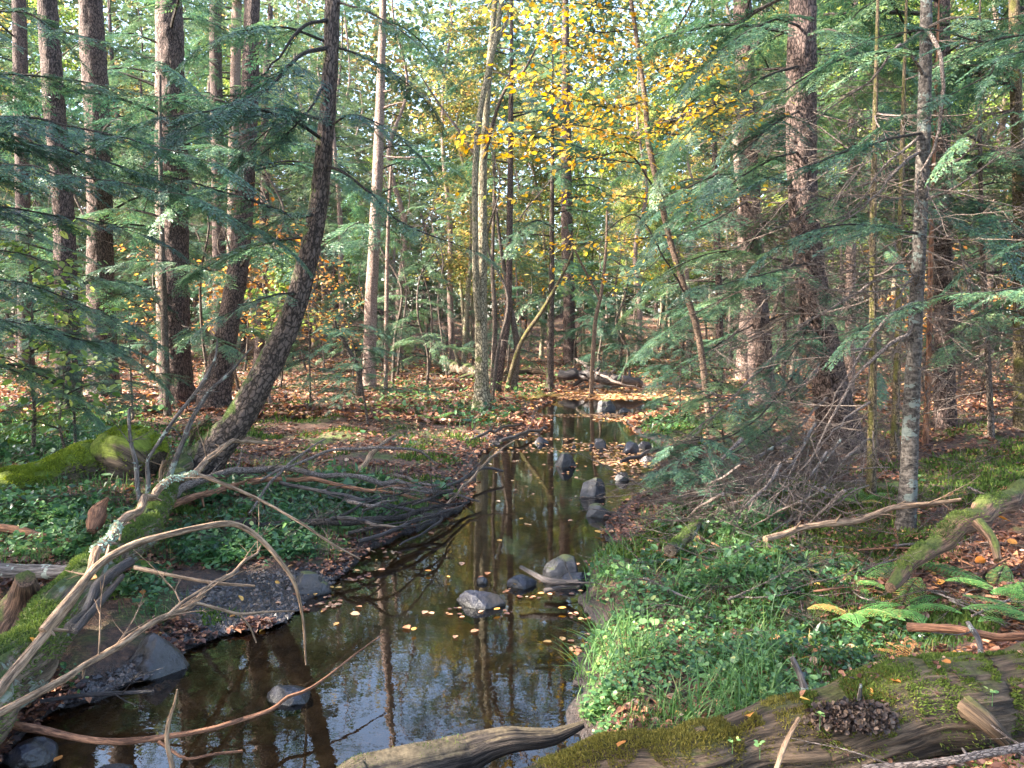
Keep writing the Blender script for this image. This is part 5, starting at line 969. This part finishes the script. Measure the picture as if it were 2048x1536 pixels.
# ---------------------------------------------------------------- brush heap (dead twigs)
def brush():
    g = np.random.default_rng(77); mb = MB()
    for i in range(210):
        u = g.uniform(1330, 1740); v = g.uniform(880, 1060) - (u - 1330) * .12; p = Wz(u, v, .35); h0 = HT(p[0], p[1]); p[2] = h0 + abs(g.normal(0, .12)) + .01
        a = g.normal(3.7, .55); M = rotm(a, g.normal(-.15, .18), g.uniform(-3, 3))[0] * g.uniform(.3, .8); mb.merge(TB[g.integers(5)], M, p + np.array([.25, .15, .12]))
    tag(mb.build('brush_heap', M_twig), 'heap of fallen grey and pink dead twigs spread below the biggest right trunk', 'brush', kind='stuff')
    mb = MB()
    for i in range(620):
        side = g.random() < .6; u = g.uniform(1300, 2100) if side else g.uniform(-60, 900); v = g.uniform(760, 1180) if side else g.uniform(740, 1080); p = Wz(u, v, .35 if side else .2); h0 = HT(p[0], p[1])
        if h0 < .02: continue
        p[2] = h0 + .02; mb.merge(TB[g.integers(5)], rotm(g.uniform(0, 6.3), g.normal(0, .12), g.uniform(-3, 3))[0] * g.uniform(.15, .5), p)
    tag(mb.build('twig_litter', M_twig), 'loose twigs strewn over the forest floor', 'twigs', kind='stuff')
brush()

# ---------------------------------------------------------------- ferns
def fern(label, u, v, z, fronds, size, mat, seed, name='fern', spread=1.):
    g = np.random.default_rng(seed); b = GT(u, v) if z is None else Wz(u, v, z); root = empty(name, b, label, 'fern')
    for f in range(fronds):
        mb = MB(); a = f / fronds * 2 * np.pi + g.normal(0, .25); L = size * g.uniform(.7, 1.1); n = 24; s = np.linspace(0, 1, n); el = g.uniform(.5, .85) / spread
        rr = L * (s * math.cos(el) + .12 * s * s); zz = L * (s * math.sin(el) - .62 * s * s * math.sin(el)); p = np.stack([rr * math.cos(a), rr * math.sin(a), zz], -1); tube(mb, np.column_stack([p, .002 * (1.1 - s)]), 3, mat=1, cap=False)
        T = np.gradient(p, axis=0); pos = []; yw = []; pt = []; sc = []
        for i in range(4, n):
            w_ = L * .24 * math.sin(min(1, (1.04 - s[i]) * 1.25 + .02) * np.pi / 2) * (.55 + .45 * min(1, (s[i] - .1) * 4))
            for sd in (-1, 1):
                ya = math.atan2(T[i, 1], T[i, 0]) + sd * 1.2; m = max(2, int(w_ / .011))
                for k in range(m):
                    q = (k + .4) / m; dr = -.25 * w_ * q * q; cx = p[i] + np.array([math.cos(ya) * w_ * q, math.sin(ya) * w_ * q, dr])
                    for s2 in (-1, 1): pos.append(cx); yw.append(ya + s2 * 1.1); pt.append(-.1); sc.append((.020 * (1.15 - q) * size / .45 + .004, .010 * size / .45, .02))
        N = len(pos); scatter(mb, RH, RF, np.array(pos), rotm(np.array(yw), np.array(pt), g.normal(0, .15, N)), np.array(sc), np.clip(g.normal(.5, .2, N) + g.normal(0, .2), 0, 1)); mb.build('frond', [mat, M_twigd], root, smooth=False)
for i, a in enumerate([
    ('green fern with long fronds in the middle of the right bank', 1700, 1235, None, 7, .42, M_fern), ('green fern joined behind the middle fern, pointing right', 1800, 1225, None, 7, .40, M_fern),
    ('upright small fern standing left of the rotten log', 1715, 1165, None, 4, .34, M_fern), ('big fern at the right edge with overlapping fronds', 1990, 1180, None, 7, .42, M_fern),
    ('fern at the right edge below the big fern', 2060, 1235, None, 6, .36, M_fern), ('small fern right of the dry fern near the orange branch', 2010, 1245, None, 3, .22, M_fern),
    ('dry orange brown fern behind the thick mossy log', 1850, 1330, None, 8, .22, M_fernb), ('small fern under the slim grey trunk', 1715, 1010, None, 5, .34, M_fern),
    ('green fern at the left edge under the mossy stump log', 20, 1050, None, 6, .34, M_fern), ('small fern beside the torn brown wood at left', 130, 1040, None, 5, .28, M_fern),
    ('dry tan fern at the left edge above the mossy stump log', 5, 950, None, 7, .34, M_fernb), ('arching fern below the bright mossy log', 165, 1015, None, 5, .30, M_fern),
    ('pale green fern under the brush heap', 1600, 1135, None, 5, .26, M_fern), ('fern on the far left bank near the twin stemmed tree', 870, 840, None, 6, .42, M_fern),
    ('yellow fern patch glowing at the foot of the bend', 1060, 800, None, 7, .44, M_yg), ('second yellow fern glowing beside the far leaf dam', 1095, 796, None, 9, .5, M_yg),
]): fern(*a, seed=600 + i)

# ---------------------------------------------------------------- ground cover, grass, moss, litter
def pts_px(n, u0, u1, v0, v1, g, z=.25):
    """random ground points inside a patch of the view"""
    u = g.uniform(u0, u1, n); v = g.uniform(v0, v1, n); a = (u - 1024) / FPX; b = -(v - 768) / FPX; d = np.stack([a, cp + b * sp, -sp + b * cp], -1)
    zz = np.full(n, z); 
    for _ in range(4): t = (zz - CAMH) / d[:, 2]; p = C0 + d * t[:, None]; zz = H(p[:, 0], p[:, 1])
    p[:, 2] = zz; return p
def in_zone(p, zones):
    """patch mask with ragged edge; zones are (u, v, ru, rv) ellipses in the photo"""
    dx = p - C0; fw = dx[:, 1] * cp - dx[:, 2] * sp; up = dx[:, 1] * sp + dx[:, 2] * cp; u = 1024 + FPX * dx[:, 0] / fw; v = 768 - FPX * up / fw; k = np.zeros(len(p))
    for (a, b, ru, rv) in zones: k = np.maximum(k, 1.3 - ((u - a) / ru) ** 2 - ((v - b) / rv) ** 2)
    return k
GREEN = [(600, 1010, 320, 72), (480, 1100, 200, 60), (130, 900, 240, 60), (110, 1050, 200, 90), (300, 1190, 70, 60), (1430, 1190, 270, 115), (1330, 1330, 200, 130), (1680, 1300, 220, 85), (1560, 1400, 200, 50), (1330, 860, 70, 24), (950, 835, 90, 22), (1080, 790, 60, 16), (820, 790, 90, 26), (1450, 1050, 160, 40), (1200, 1480, 60, 60), (1320, 750, 90, 40)]
MOSS = [(1500, 1100, 260, 60), (1750, 1090, 200, 50), (1950, 960, 120, 60), (1600, 1330, 250, 90), (1650, 1010, 220, 30), (100, 860, 200, 40), (1850, 1250, 160, 60), (1380, 850, 60, 24)]
def cover():
    g = np.random.default_rng(11); mb = MB(); mg = MB(); mm = MB(); ml = MB(); mll = MB()
    bands = [((-80, 2130, 1150, 1620), 60000), ((-80, 2130, 960, 1150), 42000), ((-80, 2130, 820, 960), 30000), ((-80, 2130, 730, 830), 24000)]
    for (box, N) in bands:
        p = pts_px(N, box[0], box[1], box[2], box[3], g); D = p[:, 1]; land = (p[:, 2] > .035) & (D < 30)
        k = in_zone(p, GREEN); q = land & (k + .45 * vn(p[:, 0] * 3, p[:, 1] * 3) + .55 * vn(p[:, 0] * 8, p[:, 1] * 8) > .72); pp = p[q]; n = len(pp); sz = (.020 + .012 * g.random(n)) * np.clip(pp[:, 1] / 4, .8, 2.2) * np.where(g.random(n) < .12, 1.6, 1)
        nr = g.normal(0, .02, (n, 3)); nr[:, 2] = np.abs(g.normal(.03, .03, n)) * np.clip(pp[:, 1] / 4, 1, 1.6)
        sp_k = vn(pp[:, 0] * 1.7 + 40, pp[:, 1] * 1.7) + g.normal(0, .25, n); wd = np.where(sp_k > .25, 1.7, np.where(sp_k > -.25, 1.1, .6)); sz = sz * np.where(sp_k > .25, .8, np.where(sp_k > -.25, 1.25, 1.35)) * g.uniform(.6, 1.35, n)
        scatter(mb, LEAF, LF, pp + nr, rotm(g.uniform(0, 6.3, n), g.normal(.1, .45, n), g.normal(0, .4, n)), np.stack([sz, sz * wd, sz], -1), np.clip(.36 + .2 * vn(pp[:, 0] * 2, pp[:, 1] * 2) + .12 * sp_k + g.normal(0, .2, n), 0, 1))
        # grass blades
        q = land & (k > .05) & (g.random(len(p)) < .38) & (vn(p[:, 0] * 2.2 + 9, p[:, 1] * 2.2) > -.25); pp = p[q]; n = len(pp); s = np.clip(pp[:, 1] / 5, .8, 1.8)
        blades(mg, pp, g.uniform(.04, .12, n) * s, .0018 * s, g)
        km = in_zone(p, MOSS); q = land & (km + .6 * vn(p[:, 0] * 2.5 + 4, p[:, 1] * 2.5) > .25); pp = np.repeat(p[q], 3, 0); n = len(pp); pp = pp + g.normal(0, .02, (n, 3)) * np.array([1, 1, 0]) * (pp[:, 1:2] / 4); pp[:, 2] = H(pp[:, 0], pp[:, 1])
        shoots(mm, pp, np.tile([0, 0, 1.], (n, 1)), g.uniform(.012, .035, n) * np.clip(pp[:, 1] / 4, .9, 2), g, np.clip(g.normal(.5, .22, n), 0, 1))
        # leaf litter
        dens = np.where(k > .5, .26, .75); q = (p[:, 2] > .012) & (g.random(len(p)) < dens) & (vn(p[:, 0] * 1.4 + 3, p[:, 1] * 1.4) > -.6) & (np.hypot((p[:, 0] - BAR[0]) / .6, (p[:, 1] - BAR[1]) / .5) > 1 + .3 * vn(p[:, 0] * 7, p[:, 1] * 7)); pp = p[q]; n = len(pp)
        far = ss(pp[:, 1], 5.5, 10); scatter(ml, LEAF * np.array([1, 1.1, 2.2]), LF, pp + np.array([0, 0, .012]), rotm(g.uniform(0, 6.3, n), g.normal(0, .28, n), g.normal(0, .35, n)), g.uniform(.020, .050, n) * (1 + .55 * far), np.clip(g.normal(.31, .26, n) + .10 * far, 0, 1))
    # farther litter out to the trees
    N = 60000; y = 12 + 45 * g.random(N) ** 1.6; x = g.uniform(-1, 1, N) * (y * .75 + 1); z = H(x, y); q = z > .02; pp = np.stack([x, y, z + .03], -1)[q]; n = len(pp)
    scatter(ml, LEAF * np.array([1, 1.1, 2.5]), LF, pp, rotm(g.uniform(0, 6.3, n), g.normal(0, .35, n), g.normal(0, .4, n)), g.uniform(.06, .13, n), np.clip(g.normal(.46, .26, n), 0, 1))
    N = 10000; y = 11 + 35 * g.random(N) ** 1.4; x = g.uniform(-1, 1, N) * (y * .75 + 1); z = H(x, y); q = (z > .05) & (vn(x * .5, y * .5) > .05); pp = np.stack([x, y, z], -1)[q]; n = len(pp); pp[:, 2] += g.uniform(.02, .3, n)
    scatter(mb, LEAF * np.array([1, 1.2, 1]), LF, pp, rotm(g.uniform(0, 6.3, n), g.normal(.1, .4, n), g.normal(0, .35, n)), g.uniform(.06, .12, n), np.clip(g.normal(.62, .2, n), 0, 1))
    # long grass on the near right bank
    N = 2600; p = pts_px(N, 1130, 1560, 1090, 1500, g); q = (p[:, 2] > .02) & (vn(p[:, 0] * 4, p[:, 1] * 4) > -.1); pp = p[q]; n = len(pp); blades(mg, pp, g.uniform(.10, .24, n), .0026, g, lean=.75)
    tag(mb.build('ground_plants', M_cov, smooth=False), 'low green leafy plants carpeting both banks', 'ground cover', kind='stuff'); tag(mg.build('grass', M_gra, smooth=False), 'green grass blades growing on the banks', 'grass', kind='stuff')
    tag(mm.build('moss_carpet', M_mosd, smooth=False), 'dark green moss carpet on the right bank', 'moss', kind='stuff'); tag(ml.build('leaf_litter', M_lit, smooth=False), 'brown and orange fallen leaves covering the forest floor', 'leaf litter', kind='stuff')
def blades(mb, pos, h, w_, g, lean=.45):
    n = len(pos); 
    if n == 0: return
    a = g.uniform(0, 6.3, n); l = np.abs(g.normal(lean, .3, n)); dr = np.stack([np.cos(a), np.sin(a), 0 * a], -1); sd = np.stack([-np.sin(a), np.cos(a), 0 * a], -1); w_ = np.broadcast_to(w_, (n,))[:, None]; h = np.asarray(h)[:, None]; l = l[:, None]; V = []
    for s, ww in ((0, 1), (.4, .9), (.75, .6), (1, .1)):
        c = pos + dr * h * l * s * s * 1.1 + np.array([0, 0, 1.]) * h * (s - .42 * l * s * s); V += [c - sd * w_ * ww, c + sd * w_ * ww]
    V = np.stack(V, 1); F = np.array([(0, 1, 3, 2), (2, 3, 5, 4), (4, 5, 7, 6)])[None] + (np.arange(n) * 8)[:, None, None]; mb.add(V.reshape(-1, 3), F.reshape(-1, 4), np.repeat(np.clip(g.normal(.45, .22, n), 0, 1), 8))
cover()
# floating leaves and leaf dams on the stream: stuff
def floating():
    g = np.random.default_rng(21); mb = MB()
    for (u0, u1, v0, v1, n, s) in ((1110, 1420, 781, 799, 1500, .11), (1100, 1400, 776, 786, 400, .1), (1060, 1240, 828, 834, 170, .075), (1190, 1340, 826, 842, 260, .08), (1130, 1250, 886, 896, 110, .065), (1190, 1320, 900, 930, 330, .065), (1040, 1150, 876, 880, 60, .06), (960, 1260, 896, 906, 90, .06), (950, 1300, 850, 1010, 60, .06), (650, 1190, 1010, 1300, 34, .06), (1230, 1330, 930, 960, 120, .06), (960, 1090, 845, 870, 120, .07)):
        u = g.uniform(u0, u1, n); v = g.uniform(v0, v1, n); p = np.array([Wz(a, b, .005) for a, b in zip(u, v)]); hh = H(p[:, 0], p[:, 1]); p[:, 2] = np.maximum(hh, 0) + .006
        scatter(mb, LEAF * np.array([1, 1.15, 1.2]), LF, p, rotm(g.uniform(0, 6.3, n), g.normal(0, .12, n), g.normal(0, .12, n)), s * g.uniform(.6, 1.1, n), np.clip(g.normal(.82, .12, n), 0, 1))
    tag(mb.build('floating_leaves', M_lit, smooth=False), 'orange leaves drifted into rafts on the stream', 'floating leaves', kind='stuff')
    mb = MB(); q = []
    for (cx, cy, r_) in ((958, 1222, 60), (1060, 1184, 45), (1130, 1175, 60), (1187, 1002, 40), (1130, 940, 34), (612, 1205, 60), (1180, 1230, 40), (700, 1150, 40), (760, 1110, 40), (640, 1215, 30), (1168, 1300, 24), (1083, 892, 24)):
        n = 16; a = g.uniform(0, 6.3, n); rr = r_ * g.uniform(.75, 1.15, n); q += [Wz(cx + rr[k] * math.cos(a[k]), cy + rr[k] * .25 * math.sin(a[k]), .004) for k in range(n)]
    q = np.array(q); hh = H(q[:, 0], q[:, 1]); q[:, 2] = np.maximum(hh, 0) + .006; n = len(q)
    scatter(mb, LEAF * np.array([1, 1.2, 1]), LF, q, rotm(g.uniform(0, 6.3, n), g.normal(0, .06, n), g.normal(0, .06, n)), g.uniform(.018, .045, n), np.clip(g.normal(.55, .28, n), 0, 1))
    tag(mb.build('drifted_leaf_scraps', M_lit, smooth=False), 'small brown leaf scraps gathered round the stones and shores', 'leaf scraps', kind='stuff')
    # gravel on the bar
    mg = MB(); n = 15000; p = pts_px(n, 120, 700, 1090, 1420, g, .02); q = (p[:, 2] > -.03) & (p[:, 2] < .06); p = p[q]; n = len(p)
    O = np.array([(1, 0, 0), (0, 1, 0), (-1, 0, 0), (0, -1, 0), (0, 0, .6), (0, 0, -.6)]); OF = np.array([(0, 1, 4), (1, 2, 4), (2, 3, 4), (3, 0, 4)]); scatter(mg, O, OF, p, rotm(g.uniform(0, 6.3, n), g.normal(0, .3, n), 0), (.004 + .020 * g.random((n, 1)) ** 3) * g.uniform(.7, 1.3, (n, 3)), g.random(n))
    tag(mg.build('gravel', leafmat('mixed gravel', [(0, (.012, .010, .011)), (.6, (.04, .033, .034)), (.9, (.09, .07, .062)), (1, (.15, .10, .075))], 0, .4, .5, 0), smooth=False), 'dark wet gravel on the bar at lower left', 'gravel', kind='stuff')
floating()
# single bright leaves
CURL = np.array([(0, 0, 0), (.2, .2, .03), (.5, .3, .07), (.8, .2, .08), (1, 0, .0), (.8, -.2, .10), (.5, -.3, .05), (.2, -.2, .03), (.5, 0, -.03)]); CF = np.array([(0, 1, 2, 8), (8, 2, 3, 4), (0, 8, 6, 7), (8, 4, 5, 6)])
def gold(u, v, px, label, z=None, seed=0, fl=False, group=None):
    g = np.random.default_rng(seed); p = Wz(u, v, z) if z is not None else GT(u, v); s = px * p[1] / FPX; mb = MB(); M = rotm(g.uniform(0, 6.3), 0 if fl else g.normal(0, .35), 0 if fl else g.normal(0, .5))
    scatter(mb, CURL * np.array([1, 1.1, 1.3 if not fl else .4]), CF, np.zeros((1, 3)) + np.array([[0, 0, .012]]), M, s * 1.1, g.random()); o = mb.build('fallen_leaf', M_gold); o.location = p + np.array([0, 0, .008 if fl else .02]); tag(o, label, 'leaf', group)
LV = [(1250, 1500, 26, 'tan leaf on the sun-tinted gold moss near the log left end', .33), (1620, 1420, 22, 'small brown leaf on the mossy log beside the dark lichen', .46), (1900, 1345, 24, 'amber leaf far right on the mossy log top', .50), (60, 1290, 24, 'brown leaf on the big mossy trunk at the lower left', .36), (180, 1165, 18, 'tan leaf on the big mossy trunk under the arching branch', .41), (1380, 1265, 18, 'tan leaf among plants in the middle of the near right bank'), (1290, 1180, 14, 'yellow leaf near the left edge of the right bank plants'), (1250, 1370, 20, 'tan curled leaf low in the grass by the pool'), (1640, 1180, 18, 'amber leaf left of the middle ferns'), (1420, 1350, 20, 'rusty leaf under the right bank plants above the log'), (1560, 1230, 16, 'brown leaf among plants left of the middle fern'), (640, 1000, 12, 'orange leaf on the green left bank between crossing sticks'), (540, 1110, 12, 'yellow leaf on the left bank above the gravel'), (380, 1040, 14, 'brown leaf between the arching branches'),
      (1495, 1303, 24, 'orange leaf on plants, left of a pair above the grey stub'), (1568, 1310, 26, 'round orange leaf on plants, right of a pair above the grey stub'), (1619, 1330, 20, 'yellow leaf just right of the grey stub'), (1488, 1122, 24, 'tan leaf at the upper edge of the near right plants'),
      (1940, 1053, 20, 'amber leaf above the rotten log end'), (2022, 1053, 28, 'amber leaf on brown slope at far right under the twigs'), (1545, 1022, 12, 'small yellow leaf on the mossy right bank'), (1950, 1135, 26, 'long amber leaf below the rotten log end'), (1890, 1174, 26, 'amber leaf between the two fern groups'), (1955, 1092, 24, 'amber leaf below the fork of the rotten log'),
      (2035, 1098, 20, 'amber leaf at the right edge above the big fern'), (1720, 1072, 12, 'small orange leaf above the upright fern'), (1435, 1100, 14, 'small orange leaf on moss above the near right plants'), (1500, 1445, 34, 'pale curled leaf lying on the thick mossy log', .36), (1776, 1375, 24, 'orange leaf on the mossy log top, left of a pair', .45), (1812, 1360, 24, 'orange leaf on the mossy log top, right of a pair', .46), (1743, 1410, 22, 'amber leaf hanging on the mossy log front', .42), (1900, 1318, 26, 'pale crumpled leaf behind the mossy log'),
      (1165, 1222, 16, 'orange leaf on mud at the foot of the right bank'), (1130, 1196, 12, 'pale leaf on wet stone by the driftwood'), (550, 1172, 10, 'small orange leaf beside the dark boulder of the gravel bar'), (484, 1212, 18, 'orange leaf in the middle of the gravel bar'), (460, 1245, 16, 'tan leaf low on the gravel bar'), (530, 1270, 18, 'yellow leaf at the gravel bar edge'), (392, 1298, 18, 'orange leaf below the long black stone'), (100, 1168, 20, 'pale curled leaf left of the mossy trunk'), (290, 1190, 16, 'brown leaf under the broken limb')]
for i, a in enumerate(LV): gold(a[0], a[1], a[2], a[3], a[4] if len(a) > 4 else None, i)
for i, (u, v, px, lab) in enumerate([(1028, 1170, 14, 'floating orange leaf beside the low dark rock'), (850, 1146, 13, 'floating orange leaf above the flat topped rock, to the left'), (1000, 1222, 15, 'orange leaf stuck on the right end of the flat topped rock'), (1116, 1222, 16, 'floating orange leaf near the right bank below the boulder'), (825, 1268, 16, 'floating yellow leaf in the open pool below left of the flat topped rock'), (662, 1178, 12, 'floating leaf right of the dark boulder of the gravel bar'), (125, 1520, 22, 'yellow leaf floating in the bottom left corner'), (1045, 1040, 12, 'floating leaf in the middle stream left of the flat dark rock'), (1200, 1070, 18, 'orange leaf at the right shore below the flat dark rock'), (1255, 1052, 16, 'orange leaf on mud right of the flat dark rock'), (618, 1165, 9, 'small orange leaf on top edge of the dark boulder'), (900, 1160, 9, 'tiny orange floating leaf left of the small flat stone')]): gold(u, v, px, lab, .006, 50 + i, True)
print('OBJECTS', len(bpy.data.objects))
